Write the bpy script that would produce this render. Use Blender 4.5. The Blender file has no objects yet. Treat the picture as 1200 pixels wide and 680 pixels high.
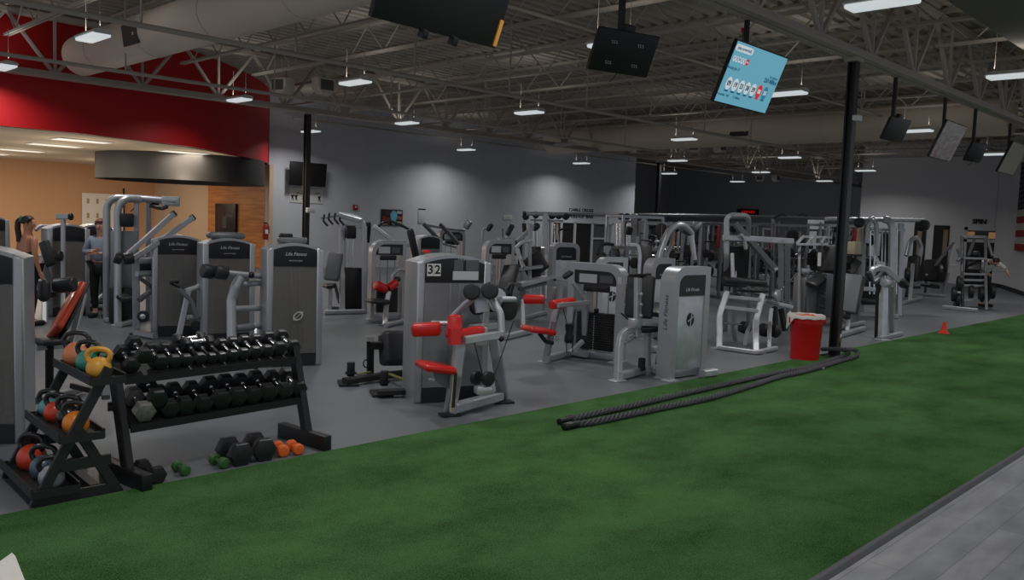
import bpy, bmesh, math, random
from mathutils import Vector, Matrix
random.seed(7)
R = math.radians
SC = bpy.context.scene
C = SC.collection
# ------------------------------------------------------------------ camera
H, F = 1.88, 991.95
YAW, PITCH, ROLL = R(44.1911), R(4.62098), R(2.13672)
FW = Vector((math.cos(YAW)*math.cos(PITCH), math.sin(YAW)*math.cos(PITCH), -math.sin(PITCH)))
_rt = Vector((math.sin(YAW), -math.cos(YAW), 0)); _up = _rt.cross(FW)
RT = _rt*math.cos(ROLL) + _up*math.sin(ROLL); UP = _up*math.cos(ROLL) - _rt*math.sin(ROLL)
CAMP = Vector((0, 0, H))
def ray(u, v): return FW*F + RT*(u-600) + UP*(340-v)
def G(u, v, z=0.0):                      # place on a level plane, e.g. where a foot stands on the floor
    r = ray(u, v); return CAMP + r*((z-H)/r.z)
def D(p): return (Vector(p)-CAMP).dot(FW)
def V(u, v, d): return CAMP + ray(u, v)*(d/F)
def onY(u, v, y): r = ray(u, v); return CAMP + r*(y/r.y)
def onX(u, v, x): r = ray(u, v); return CAMP + r*(x/r.x)
cam = bpy.data.cameras.new('camera'); co = bpy.data.objects.new('camera', cam); C.objects.link(co)
cam.sensor_width = 36; cam.lens = 36*F/1200; cam.clip_start = .05; cam.clip_end = 200
co.matrix_world = Matrix(((RT.x, UP.x, -FW.x, 0), (RT.y, UP.y, -FW.y, 0), (RT.z, UP.z, -FW.z, H), (0, 0, 0, 1)))
SC.camera = co
SC.view_settings.view_transform = 'Standard'; SC.view_settings.look = 'None'
SC.view_settings.gamma = 1; SC.view_settings.use_curve_mapping = False; SC.view_settings.exposure = 0.12

# ------------------------------------------------------------------ materials
def s2l(c):
    return tuple((x/255/12.92 if x/255 <= .04045 else ((x/255+.055)/1.055)**2.4) for x in c) + (1,)
MATS = {}
def mat(name, col, rough=.5, metal=0.0, noise=0.0, nscale=40, bump=0.0, alpha=1.0, emit=0.0, coat=0.0, spec=.5, col2=None, stretch=None):
    if name in MATS: return MATS[name]
    m = bpy.data.materials.new(name); m.use_nodes = True; nt = m.node_tree; b = nt.nodes['Principled BSDF']
    c = s2l(col); b.inputs['Base Color'].default_value = c
    b.inputs['Roughness'].default_value = rough; b.inputs['Metallic'].default_value = metal
    b.inputs['Coat Weight'].default_value = coat; b.inputs['Specular IOR Level'].default_value = spec
    if alpha < 1: b.inputs['Alpha'].default_value = alpha
    if emit:
        b.inputs['Emission Color'].default_value = c; b.inputs['Emission Strength'].default_value = emit
    if noise or bump:
        tc = nt.nodes.new('ShaderNodeTexCoord'); n = nt.nodes.new('ShaderNodeTexNoise')
        n.inputs['Scale'].default_value = nscale; n.inputs['Detail'].default_value = 4
        if stretch:
            mp = nt.nodes.new('ShaderNodeMapping'); mp.inputs['Scale'].default_value = stretch
            nt.links.new(tc.outputs['Object'], mp.inputs['Vector']); nt.links.new(mp.outputs['Vector'], n.inputs['Vector'])
        else: nt.links.new(tc.outputs['Object'], n.inputs['Vector'])
        if noise:
            mx = nt.nodes.new('ShaderNodeMix'); mx.data_type = 'RGBA'
            if col2: a_, b_ = c, s2l(col2)
            else:
                a_ = tuple(min(1, x*(1-noise)) for x in c[:3])+(1,); b_ = tuple(min(1, x*(1+noise)) for x in c[:3])+(1,)
            rp = nt.nodes.new('ShaderNodeMapRange'); rp.inputs['From Min'].default_value = .32; rp.inputs['From Max'].default_value = .68
            nt.links.new(n.outputs['Fac'], rp.inputs['Value']); nt.links.new(rp.outputs['Result'], mx.inputs['Factor'])
            mx.inputs['A'].default_value = a_; mx.inputs['B'].default_value = b_
            nt.links.new(mx.outputs['Result'], b.inputs['Base Color'])
        if bump:
            bp = nt.nodes.new('ShaderNodeBump'); bp.inputs['Strength'].default_value = bump; bp.inputs['Distance'].default_value = .01
            nt.links.new(n.outputs['Fac'], bp.inputs['Height']); nt.links.new(bp.outputs['Normal'], b.inputs['Normal'])
    MATS[name] = m; return m
SILVER = mat('silver_paint', (176, 178, 182), .38, .55)
SILVD = mat('silver_dark_paint', (120, 122, 126), .42, .5)
PLATE = mat('brushed_plate', (196, 198, 202), .42, .6, noise=.12, nscale=6)
CHROME = mat('chrome', (215, 215, 218), .16, 1.0)
BLACK = mat('black_paint', (22, 22, 24), .42)
BLACKM = mat('black_matte', (26, 26, 28), .7)
RUBBER = mat('black_rubber', (30, 31, 33), .5, bump=.1, nscale=60)
HEX = mat('dumbbell_rubber', (34, 35, 37), .38, noise=.2, nscale=30)
GREYHEX = mat('grey_iron', (128, 126, 122), .5, .2, noise=.3, nscale=30)
VINYL = mat('black_vinyl', (38, 39, 42), .42, bump=.05, nscale=120)
GREYV = mat('grey_vinyl', (104, 106, 110), .45)
RED = mat('red_vinyl', (205, 20, 14), .36, coat=.3)
ORANGEV = mat('orange_red_vinyl', (188, 60, 30), .3, coat=.6)
SHROUD = mat('smoky_shroud', (120, 118, 116), .22, 0, alpha=.62)
SHROUDG = mat('grey_shroud', (134, 135, 138), .35, .3)
CAP = mat('charcoal_cap', (34, 35, 38), .38)
STACK = mat('stack_plates', (30, 31, 33), .45)
CABLE = mat('cable_black', (18, 18, 19), .5)
WHITE = mat('white_paper', (225, 225, 222), .6)
LOGO = mat('logo_silver', (205, 205, 205), .4, .2)
INK = mat('ink', (20, 20, 22), .6)
WOODP = mat('pale_wood', (205, 170, 130), .5, noise=.15, nscale=8)
REDP = mat('red_paint', (150, 18, 18), .5)

# ------------------------------------------------------------------ geometry
def fillet(pts, rad, seg=5):
    pts = [Vector(p) for p in pts]
    if rad <= 0 or len(pts) < 3: return pts
    out = [pts[0]]
    for i in range(1, len(pts)-1):
        a, b, c = pts[i-1], pts[i], pts[i+1]
        u, w = (a-b), (c-b); lu, lw = u.length, w.length
        if lu < 1e-6 or lw < 1e-6: continue
        u /= lu; w /= lw; ang = u.angle(w)
        if ang > math.pi-.05: out.append(b); continue
        t = min(rad/math.tan(ang/2), lu*.48, lw*.48)
        p0, p1 = b+u*t, b+w*t
        for k in range(seg+1):
            s = k/seg; out.append(p0*(1-s)**2 + b*2*s*(1-s) + p1*s*s)
    out.append(pts[-1]); return out
class M:
    def __init__(s): s.bm = bmesh.new()
    def _bev(s, verts, off, seg):
        es = list({e for v in verts for e in v.link_edges})
        bmesh.ops.bevel(s.bm, geom=es, offset=off, segments=seg, affect='EDGES', profile=.5, clamp_overlap=True)
    def box(s, c, d, rot=None, bev=0.0, seg=2):
        m = Matrix.Translation(Vector(c)) @ (rot.to_4x4() if rot else Matrix()) @ Matrix.Diagonal((d[0], d[1], d[2], 1))
        r = bmesh.ops.create_cube(s.bm, size=1, matrix=m)
        if bev: s._bev(r['verts'], min(bev, min(d)*.49), seg)
        return s
    def cyl(s, a, b, r, r2=None, n=16, bev=0.0, seg=2):
        a, b = Vector(a), Vector(b); d = b-a; L = d.length
        q = d.to_track_quat('Z', 'Y').to_matrix().to_4x4()
        m = Matrix.Translation((a+b)/2) @ q
        g = bmesh.ops.create_cone(s.bm, cap_ends=True, segments=n, radius1=r, radius2=r if r2 is None else r2, depth=L, matrix=m)
        if bev:
            es = [e for e in {e for v in g['verts'] for e in v.link_edges} if any(len(f.verts) > 4 for f in e.link_faces)]
            bmesh.ops.bevel(s.bm, geom=es, offset=min(bev, L*.45, r*.8), segments=seg, affect='EDGES', profile=.5)
        return s
    def sweep(s, pts, w, h=None, rad=0.0, n=10, up=None, closed=False, seg=5):
        pts = fillet(pts, rad, seg) if not closed else [Vector(p) for p in pts]
        if h is None: prof = [(w*math.cos(2*math.pi*k/n), w*math.sin(2*math.pi*k/n)) for k in range(n)]
        else:
            c = min(w, h)*.16; x, y = w/2, h/2
            prof = [(x-c, -y), (x, -y+c), (x, y-c), (x-c, y), (-x+c, y), (-x, y-c), (-x, -y+c), (-x+c, -y)]
        N = len(pts); rings = []; prev = None
        for i, p in enumerate(pts):
            if closed: t = pts[(i+1) % N]-pts[i-1]
            else: t = pts[min(i+1, N-1)]-pts[max(i-1, 0)]
            t.normalize()
            if prev is None:
                u = Vector(up) if up else (Vector((0, 0, 1)) if abs(t.z) < .9 else Vector((0, 1, 0)))
            else: u = prev
            u = u - t*u.dot(t)
            if u.length < 1e-4: u = t.orthogonal()
            u.normalize(); prev = u; sd = t.cross(u)
            rings.append([s.bm.verts.new(p + sd*a + u*b) for a, b in prof])
        k = len(prof)
        for i in range(N if closed else N-1):
            A, B = rings[i], rings[(i+1) % N]
            for j in range(k): s.bm.faces.new((A[j], A[(j+1) % k], B[(j+1) % k], B[j]))
        if not closed:
            s.bm.faces.new(rings[0][::-1]); s.bm.faces.new(rings[-1])
        return s
    def prism(s, pts, a, b, axis='y', bev=0.0):
        f = {'y': lambda x, z, t: (x, t, z), 'x': lambda y, z, t: (t, y, z), 'z': lambda x, y, t: (x, y, t)}[axis]
        va = [s.bm.verts.new(f(p[0], p[1], a)) for p in pts]; vb = [s.bm.verts.new(f(p[0], p[1], b)) for p in pts]
        n = len(pts); s.bm.faces.new(va); s.bm.faces.new(vb[::-1])
        for i in range(n): s.bm.faces.new((va[i], vb[i], vb[(i+1) % n], va[(i+1) % n]))
        if bev:
            es = [e for v in va+vb for e in v.link_edges]
            es = list({e for e in es if (e.verts[0] in va) == (e.verts[1] in va)})
            bmesh.ops.bevel(s.bm, geom=es, offset=bev, segments=2, affect='EDGES', profile=.5)
        return s
    def lathe(s, prof, at=(0, 0, 0), n=24, rot=None):
        at = Vector(at); rings = []
        for r, z in prof:
            ring = []
            for k in range(n):
                p = Vector((r*math.cos(2*math.pi*k/n), r*math.sin(2*math.pi*k/n), z))
                if rot: p = rot @ p
                ring.append(s.bm.verts.new(at+p))
            rings.append(ring)
        for A, B in zip(rings, rings[1:]):
            for j in range(n): s.bm.faces.new((A[j], A[(j+1) % n], B[(j+1) % n], B[j]))
        s.bm.faces.new(rings[0][::-1]); s.bm.faces.new(rings[-1]); return s
    def ball(s, c, r, sc=(1, 1, 1), n=16):
        bmesh.ops.create_uvsphere(s.bm, u_segments=n, v_segments=n//2+2, radius=r, matrix=Matrix.Translation(Vector(c)) @ Matrix.Diagonal((*sc, 1)))
        return s
    def quad(s, pts):
        s.bm.faces.new([s.bm.verts.new(Vector(p)) for p in pts]); return s
    def make(s, name, m, parent=None, smooth=True, ang=38):
        me = bpy.data.meshes.new(name); bmesh.ops.recalc_face_normals(s.bm, faces=s.bm.faces[:]); s.bm.to_mesh(me); s.bm.free()
        if smooth:
            me.polygons.foreach_set('use_smooth', [True]*len(me.polygons)); me.set_sharp_from_angle(angle=R(ang))
        if isinstance(m, (list, tuple)):
            for x in m: me.materials.append(x)
        else: me.materials.append(m)
        o = bpy.data.objects.new(name, me); C.objects.link(o)
        if parent: o.parent = parent
        return o
def tag(o, label, cat, group=None, kind=None):
    if label: o['label'] = label
    if cat: o['category'] = cat
    if group: o['group'] = group
    if kind: o['kind'] = kind
    return o
def struct(o): o['kind'] = 'structure'; return o
def empty(name, label, cat, loc, rz=0.0, group=None):
    o = bpy.data.objects.new(name, None); C.objects.link(o); o.location = loc; o.rotation_euler = (0, 0, rz); o.empty_display_size = .1
    return tag(o, label, cat, group)
def dup(o, loc=None, rot=None, label=None, parent=None):
    c = o.copy(); C.objects.link(c)
    if parent: c.parent = parent
    if loc is not None: c.location = loc
    if rot is not None: c.rotation_euler = rot
    if label: c['label'] = label
    for ch in list(o.children): dup(ch, parent=c)
    return c
def text(name, s, size, mt, parent, mtx, ext=.001, shear=0.0, align='CENTER', sx=1.0, off=0.0):
    cu = bpy.data.curves.new(name, 'FONT'); cu.body = s; cu.size = size; cu.extrude = ext; cu.shear = shear; cu.offset = off
    cu.align_x = align; cu.align_y = 'CENTER'; cu.resolution_u = 3
    tmp = bpy.data.objects.new(name, cu); C.objects.link(tmp)
    me = bpy.data.meshes.new_from_object(tmp); bpy.data.objects.remove(tmp); bpy.data.curves.remove(cu)
    me.transform(mtx @ Matrix.Diagonal((sx, 1, 1, 1)))
    me.materials.clear(); me.materials.append(mt)
    o = bpy.data.objects.new(name, me); C.objects.link(o)
    if parent: o.parent = parent
    return o
def nest(ch, pa):
    w = ch.matrix_basis.copy(); ch.parent = pa; ch.matrix_local = pa.matrix_basis.inverted() @ w; return ch
FRONT = Matrix.Rotation(R(90), 4, 'X')          # text laid in xz, read from -y
class Mach:
    """one gym machine: an Empty at its foot; parts given by local points, or by sight lines at a chosen distance"""
    def __init__(s, name, label, cat, base, rz=0.0, group=None):
        g = G(*base) if len(base) == 2 else Vector(base)
        s.o = empty(name, label, cat, g, rz, group); s.d0 = D(g); s.inv = (Matrix.Translation(g) @ Matrix.Rotation(rz, 4, 'Z')).inverted()
    def p(s, u, v, dd=0.0): return s.inv @ V(u, v, s.d0+dd)
    def g(s, u, v, z=0.0): return s.inv @ G(u, v, z)
    def _pts(s, pts):
        o = []
        for q in pts:
            if isinstance(q, Vector): o.append(q)
            elif q[0] > 3.9 or len(q) == 2: o.append(s.p(*q))
            else: o.append(Vector(q))
        return o
    def bar(s, name, pts, w, h, m=None, rad=.06, up=None, parent=None):
        o = M().sweep(s._pts(pts), w, h, rad, up=up).make(name, m or SILVER, parent or s.o); return o
    def tube(s, name, pts, r, m=None, rad=.08, n=12, parent=None):
        return M().sweep(s._pts(pts), r, None, rad, n=n).make(name, m or SILVER, parent or s.o)
    def roll(s, name, a, b, r, m=None, bev=.02, n=20, parent=None):
        a, b = s._pts([a, b]); return M().cyl(a, b, r, n=n, bev=bev, seg=3).make(name, m or VINYL, parent or s.o)
    def pad(s, name, a, b, w, t, m=None, face=None, bev=None, parent=None, taper=None):
        """cushion running from a to b, w wide, t thick; face = direction its front looks to"""
        a, b = s._pts([a, b]); d = b-a; L = d.length; d.normalize()
        f = Vector(face) if face else Vector((0, 0, 1)); f = f - d*f.dot(d)
        if f.length < 1e-3: f = d.orthogonal()
        f.normalize(); sd = f.cross(d)
        rot = Matrix((sd, d, f)).transposed()
        mm = M().box((a+b)/2, (w, L, t), rot, bev or t*.45, 3)
        if taper:
            for v in mm.bm.verts:
                q = v.co-(a+b)/2; k = q.dot(d)/L+.5; x = q.dot(sd); v.co += sd*x*((taper-1)*k)
        return mm.make(name, m or VINYL, parent or s.o)
    def disc(s, name, c, ax, r, t, m=None, bev=.006, n=24, parent=None):
        c = s._pts([c])[0]; ax = Vector(ax).normalized()
        return M().cyl(c-ax*t/2, c+ax*t/2, r, n=n, bev=bev).make(name, m or BLACK, parent or s.o)
# ================================================================== the room
SILL = 3.46; WY = 25.5; DECK = 5.85
# floor materials
def floor_mat():
    m = bpy.data.materials.new('rubber_floor'); m.use_nodes = True; nt = m.node_tree; b = nt.nodes['Principled BSDF']
    tc = nt.nodes.new('ShaderNodeTexCoord')
    n1 = nt.nodes.new('ShaderNodeTexNoise'); n1.inputs['Scale'].default_value = 160; n1.inputs['Detail'].default_value = 2
    n2 = nt.nodes.new('ShaderNodeTexNoise'); n2.inputs['Scale'].default_value = .9; n2.inputs['Detail'].default_value = 5
    cr = nt.nodes.new('ShaderNodeValToRGB'); e = cr.color_ramp.elements
    e[0].position = .38; e[0].color = s2l((90, 94, 99)); e[1].position = .66; e[1].color = s2l((130, 135, 140))
    mx = nt.nodes.new('ShaderNodeMix'); mx.data_type = 'RGBA'; mx.blend_type = 'MULTIPLY'; mx.inputs['Factor'].default_value = .45
    cr2 = nt.nodes.new('ShaderNodeValToRGB'); f = cr2.color_ramp.elements
    f[0].position = .35; f[0].color = (.55, .55, .55, 1); f[1].position = .7; f[1].color = (1, 1, 1, 1)
    for n in (n1, n2): nt.links.new(tc.outputs['Object'], n.inputs['Vector'])
    nt.links.new(n1.outputs['Fac'], cr.inputs['Fac']); nt.links.new(n2.outputs['Fac'], cr2.inputs['Fac'])
    nt.links.new(cr.outputs['Color'], mx.inputs['A']); nt.links.new(cr2.outputs['Color'], mx.inputs['B'])
    nt.links.new(mx.outputs['Result'], b.inputs['Base Color'])
    b.inputs['Roughness'].default_value = .42; b.inputs['Specular IOR Level'].default_value = .45
    return m
def turf_mat():
    m = bpy.data.materials.new('turf'); m.use_nodes = True; nt = m.node_tree; b = nt.nodes['Principled BSDF']
    tc = nt.nodes.new('ShaderNodeTexCoord')
    def noise(sc, d, st=None):
        n = nt.nodes.new('ShaderNodeTexNoise'); n.inputs['Scale'].default_value = sc; n.inputs['Detail'].default_value = d
        if st:
            mp = nt.nodes.new('ShaderNodeMapping'); mp.inputs['Scale'].default_value = st
            nt.links.new(tc.outputs['Object'], mp.inputs['Vector']); nt.links.new(mp.outputs['Vector'], n.inputs['Vector'])
        else: nt.links.new(tc.outputs['Object'], n.inputs['Vector'])
        return n
    a = noise(150, 3); c = noise(1.1, 6, (1, 1.6, 1)); d2 = noise(7, 4)
    cr = nt.nodes.new('ShaderNodeValToRGB'); e = cr.color_ramp.elements
    e[0].position = .34; e[0].color = s2l((40, 66, 28)); e[1].position = .70; e[1].color = s2l((88, 132, 78))
    add = nt.nodes.new('ShaderNodeMath'); add.operation = 'MULTIPLY_ADD'; add.inputs[1].default_value = 1.0
    sub = nt.nodes.new('ShaderNodeMath'); sub.operation = 'MULTIPLY_ADD'; sub.inputs[1].default_value = .55; sub.inputs[2].default_value = -.28
    nt.links.new(c.outputs['Fac'], sub.inputs[0])
    nt.links.new(a.outputs['Fac'], add.inputs[0]); nt.links.new(sub.outputs[0], add.inputs[2])
    add2 = nt.nodes.new('ShaderNodeMath'); add2.operation = 'MULTIPLY_ADD'; add2.inputs[1].default_value = .14
    nt.links.new(d2.outputs['Fac'], add2.inputs[0]); nt.links.new(add.outputs[0], add2.inputs[2])
    nt.links.new(add2.outputs[0], cr.inputs['Fac']); nt.links.new(cr.outputs['Color'], b.inputs['Base Color'])
    b.inputs['Roughness'].default_value = .95; b.inputs['Specular IOR Level'].default_value = .04
    b.inputs['Sheen Weight'].default_value = 0
    bp = nt.nodes.new('ShaderNodeBump'); bp.inputs['Strength'].default_value = .9; bp.inputs['Distance'].default_value = .02
    nt.links.new(a.outputs['Fac'], bp.inputs['Height']); nt.links.new(bp.outputs['Normal'], b.inputs['Normal'])
    return m
def plank_mat():
    m = bpy.data.materials.new('vinyl_planks'); m.use_nodes = True; nt = m.node_tree; b = nt.nodes['Principled BSDF']
    tc = nt.nodes.new('ShaderNodeTexCoord'); br = nt.nodes.new('ShaderNodeTexBrick')
    br.inputs['Scale'].default_value = 1; br.inputs['Brick Width'].default_value = 1.22; br.inputs['Row Height'].default_value = .18
    br.inputs['Mortar Size'].default_value = .003; br.inputs['Color1'].default_value = s2l((140, 143, 151)); br.inputs['Color2'].default_value = s2l((158, 159, 163))
    br.inputs['Mortar'].default_value = s2l((116, 118, 124))
    n = nt.nodes.new('ShaderNodeTexNoise'); n.inputs['Scale'].default_value = 2.2; n.inputs['Detail'].default_value = 7
    mp = nt.nodes.new('ShaderNodeMapping'); mp.inputs['Scale'].default_value = (1, 3, 1)
    cr = nt.nodes.new('ShaderNodeValToRGB'); e = cr.color_ramp.elements
    e[0].position = .35; e[0].color = (.62, .63, .67, 1); e[1].position = .72; e[1].color = (1, .99, .97, 1)
    mx = nt.nodes.new('ShaderNodeMix'); mx.data_type = 'RGBA'; mx.blend_type = 'MULTIPLY'; mx.inputs['Factor'].default_value = 1
    nt.links.new(tc.outputs['Object'], br.inputs['Vector']); nt.links.new(tc.outputs['Object'], mp.inputs['Vector']); nt.links.new(mp.outputs['Vector'], n.inputs['Vector'])
    nt.links.new(n.outputs['Fac'], cr.inputs['Fac']); nt.links.new(br.outputs['Color'], mx.inputs['A']); nt.links.new(cr.outputs['Color'], mx.inputs['B'])
    nt.links.new(mx.outputs['Result'], b.inputs['Base Color']); b.inputs['Roughness'].default_value = .45
    return m
def deck_mat():
    m = mat('ceiling_deck', (168, 160, 150), .8); return m
def slab(name, x0, x1, y0, y1, z0, z1, m): return struct(M().box(((x0+x1)/2, (y0+y1)/2, (z0+z1)/2), (x1-x0, y1-y0, z1-z0)).make(name, m, smooth=False))
TL, TR = 5.611, 1.900
slab('floor', -4, 52, TL-.0, 34, -.1, 0, floor_mat())
slab('artificial_turf', -4, 46, TR, TL, -.1, .012, turf_mat())
slab('vinyl_plank_floor', -4, 46, -9, TR-.065, -.1, .004, plank_mat())
# rubber transition strip beside the turf, half-round
o = M(); o.prism([(TR-.065, -.1), (TR, -.1), (TR, .016), (TR-.02, .024), (TR-.045, .02), (TR-.065, .006)], -4, 46, 'x'); struct(o.make('trim_1', mat('edge_rubber', (78, 79, 84), .5)))
# white painted mark let into the turf near the camera
a = [G(-14, 668, .013), G(14, 648, .013), G(18, 652, .013), G(33, 690, .013), G(-20, 700, .013)]
mk = M(); mk.prism([(p.x, p.y) for p in a], .0122, .0136, 'z'); tag(mk.make('turf_marking', mat('turf_white', (225, 222, 214), .8, noise=.05, nscale=90), smooth=False), 'white painted marking on the green turf in the near left corner', 'marking')

# walls
WALL = mat('wall_grey_paint', (198, 201, 208), .85, noise=.03, nscale=2)
WALLF = mat('wall_far_paint', (214, 215, 219), .85)
DARKW = mat('wall_dark_paint', (196, 198, 204), .85)
ORANGE = mat('wall_orange_paint', (212, 166, 126), .85)
BEIGE = mat('wall_beige_paint', (206, 178, 150), .85)
REDW = mat('bulkhead_red_paint', (182, 6, 16), .6)
struct(slab('wall_back', 14.5, 34.8, WY, WY+.2, 0, DECK, WALL))
slab('wall_return', 34.6, 34.8, WY+.2, 33, 0, DECK, DARKW)
slab('wall_far_dark', 49, 49.2, 14, 34, 0, DECK, DARKW)
slab('wall_far', 38, 38.2, 10.0, 15.45, 0, DECK, WALLF)
slab('wall_far_return', 38.2, 49, 15.25, 15.45, 0, DECK, DARKW)
slab('wall_dark_back', 34.8, 49, 33, 33.2, 0, DECK, DARKW)
# angled wall at the far right
def wall_seg(name, a, b, z0, z1, t, m):
    a, b = Vector((*a, 0)), Vector((*b, 0)); d = (b-a); L = d.length; rz = math.atan2(d.y, d.x)
    q = M().box((L/2, t/2, (z0+z1)/2), (L, t, z1-z0)).make(name, m, smooth=False); q.location = a; q.rotation_euler = (0, 0, rz); return struct(q)
pts = [(38.0, 10.0), (37.2, 9.35), (35.9, 8.75), (33.0, 7.6), (28.0, 5.6), (20, 2.4), (12, -.8)]
pts = [(38.0, 10.0), (37.3, 9.5), (36.3, 8.95), (33.0, 7.62), (33.0, 7.62)]
for i, (a, b) in enumerate(zip(pts[:3], pts[1:4])): pass
cw = M()
for x, y in []: pass
poly = [(38.1, 10.05), (37.6, 9.66), (37.0, 9.3), (36.2, 8.95), (33.0, 7.62), (24.5, 4.1), (24.4, 3.9), (33.1, 7.4), (36.3, 8.74), (37.1, 9.08), (37.75, 9.48), (38.3, 9.95)]
struct(M().prism(poly, 0, DECK, 'z').make('wall_right', WALLF, smooth=False))
struct(M().prism([(x-.02, y+.03) for x, y in poly], 0, .14, 'z').make('baseboard_right', BLACKM, smooth=False))
# orange studio behind the red bulkhead
arc = [(-1.0, 19.75), (2.5, 19.8), (5.1, 19.9), (6.65, 20.02), (8.45, 20.38), (9.8, 20.98), (10.9, 21.75), (12.1, 22.72), (13.2, 23.8), (14.1, 24.85), (14.5, 25.6)]
bk = M(); bk.prism(arc + [(x-.12, y+.2) for x, y in arc[::-1]], SILL, DECK, 'z'); struct(bk.make('wall_bulkhead', REDW))
slab('wall_studio_back', -4, 14.55, 34.6, 34.8, 0, SILL+.1, ORANGE)
slab('wall_studio_right', 14.55, 14.75, 29.8, 34.8, 0, SILL+.1, BEIGE)
def wood_mat():
    m = bpy.data.materials.new('wood_planks'); m.use_nodes = True; nt = m.node_tree; b = nt.nodes['Principled BSDF']
    tc = nt.nodes.new('ShaderNodeTexCoord'); mp = nt.nodes.new('ShaderNodeMapping'); mp.inputs['Scale'].default_value = (1, .5, 7)
    w = nt.nodes.new('ShaderNodeTexNoise'); w.inputs['Scale'].default_value = 1.6; w.inputs['Detail'].default_value = 5
    cr = nt.nodes.new('ShaderNodeValToRGB'); e = cr.color_ramp.elements
    e[0].position = .35; e[0].color = s2l((176, 108, 52)); e[1].position = .68; e[1].color = s2l((214, 144, 78))
    nt.links.new(tc.outputs['Object'], mp.inputs['Vector']); nt.links.new(mp.outputs['Vector'], w.inputs['Vector'])
    nt.links.new(w.outputs['Fac'], cr.inputs['Fac']); nt.links.new(cr.outputs['Color'], b.inputs['Base Color']); b.inputs['Roughness'].default_value = .5
    return m
slab('wall_studio_wood', 14.5, 14.7, 25.7, 29.8, 0, SILL+.1, wood_mat())
slab('ceiling_studio', -4, 14.55, 25.7, 34.8, SILL, SILL+.08, mat('studio_ceiling', (214, 196, 172), .85))
q = M(); q.prism([(x, y+.1) for x, y in arc] + [(-1, 25.7)], SILL+.0, SILL+.08, 'z'); struct(q.make('ceiling_studio', MATS['studio_ceiling'], smooth=False))
# big round fascia hung from the studio ceiling
RC = Vector((11.58, 25.5))
o = M(); n = 72
for k in range(n):
    pass
rings = []
for r, z in ((2.41, 2.70), (2.41, SILL-.002), (2.29, SILL-.002), (2.29, 2.70)):
    rings.append([o.bm.verts.new((r*math.cos(2*math.pi*k/n), r*math.sin(2*math.pi*k/n), z)) for k in range(n)])
for a in range(4):
    A, B = rings[a], rings[(a+1) % 4]
    for k in range(n): o.bm.faces.new((A[k], A[(k+1) % n], B[(k+1) % n], B[k]))
rg = o.make('ring_fascia', mat('bronze_grey', (56, 54, 54), .65)); rg.location = (RC.x, RC.y, 0)
struct(rg)

# deck: ribs along x
o = M(); prof = []; y = -9.0
while y < 34.5:
    prof += [(y, DECK), (y+.06, DECK), (y+.09, DECK+.06), (y+.21, DECK+.06), (y+.24, DECK)]; y += .3
prof.append((34.6, DECK)); va = [o.bm.verts.new((-4, a, b)) for a, b in prof]; vb = [o.bm.verts.new((52, a, b)) for a, b in prof]
for i in range(len(prof)-1): o.bm.faces.new((va[i], va[i+1], vb[i+1], vb[i]))
struct(o.make('ceiling', deck_mat(), smooth=False))
slab('ceiling_roof', -4, 52, -9, 34.6, DECK+.065, DECK+.2, MATS['ceiling_deck'])
STEEL = mat('steel_offwhite_paint', (172, 164, 154), .75)
def joist_mesh(L):
    m = M()
    for dx in (-.035, .035):
        m.box((dx, L/2, DECK-.03), (.05, L, .05)); m.box((dx, L/2, DECK-.62), (.045, L, .045))
    n = int(L/1.1); s = L/n
    for i in range(n):
        a, b, c = i*s, (i+.5)*s, (i+1)*s
        m.sweep([(0, a, DECK-.05), (0, b, DECK-.62)], .014, n=5); m.sweep([(0, b, DECK-.62), (0, c, DECK-.05)], .014, n=5)
    return m
GY1, GY2 = 5.4, 19.45
j0 = None
for (ya, yb) in ((GY1, GY2), (-8.6, GY1), (GY2, 24.7)):
    jj = joist_mesh(yb-ya-.05).make('roof_joist', STEEL, smooth=False); struct(jj); first = True
    for k in range(-5, 21):
        x = 12.4+1.8*k
        if ya == GY2 and x < 14.2: continue
        if ya < 0 and x < 4: continue
        if first: jj.location = (x, ya+.025, 0); first = False
        else: dup(jj, (x, ya+.025, 0))
def girder(y):
    m = M(); x0, x1 = 3.4 if y > 10 else 3.4, 48.9
    z0, z1 = 4.52, DECK-.12
    for dy in (-.07, .07):
        m.box(((x0+x1)/2, y+dy, z0+.0), (x1-x0, .11, .05)); m.box(((x0+x1)/2, y+dy*.8, z0+.06), (x1-x0, .03, .1)); m.box(((x0+x1)/2, y+dy, z1), (x1-x0, .11, .09))
    x = 12.4-9
    while x < x1-1.8:
        for a, b in (((x, z1), (x+.9, z0+.05)), ((x+.9, z0+.05), (x+1.8, z1))):
            m.sweep([(a[0], y, a[1]), (b[0], y, b[1])], .07, .07, up=(0, 1, 0))
        m.box((x+.9, y, (z0+z1)/2), (.05, .05, z1-z0)); x += 1.8
    return struct(m.make('roof_girder', STEEL, smooth=False))
girder(GY1); girder(GY2)
# long pipes under the joists, each with its hangers
def pipe(y, z, x0, x1, r, step, label, mt=STEEL):
    m = M().sweep([(x0, y, z), (x1, y, z)], r, n=10); o = m.make('ceiling_pipe', mt); tag(o, label, 'pipe')
    x = x0+step*.4; h = M().cyl((x, y, z), (x, y, DECK-.02), r*.45, n=6).make('hanger', mt, o); k = 1
    while x+k*step < x1: dup(h, (k*step, 0, 0), parent=o); k += 1
    return o
pipe(12.0, 4.37, 1.5, 30, .04, 2.4, 'upper sprinkler pipe running across the ceiling under the big round duct')
pipe(16.0, 4.32, 2, 44, .035, 3.0, 'lower sprinkler pipe running along the ceiling in front of the red bulkhead')
pipe(24.9, 5.0, 15.0, 46, .03, 3.4, 'thin pipe running close along the top of the grey back wall')
pipe(9.3, 5.13, 3, 44, .03, 3.6, 'conduit running under the joists beyond the hanging screens')
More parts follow.
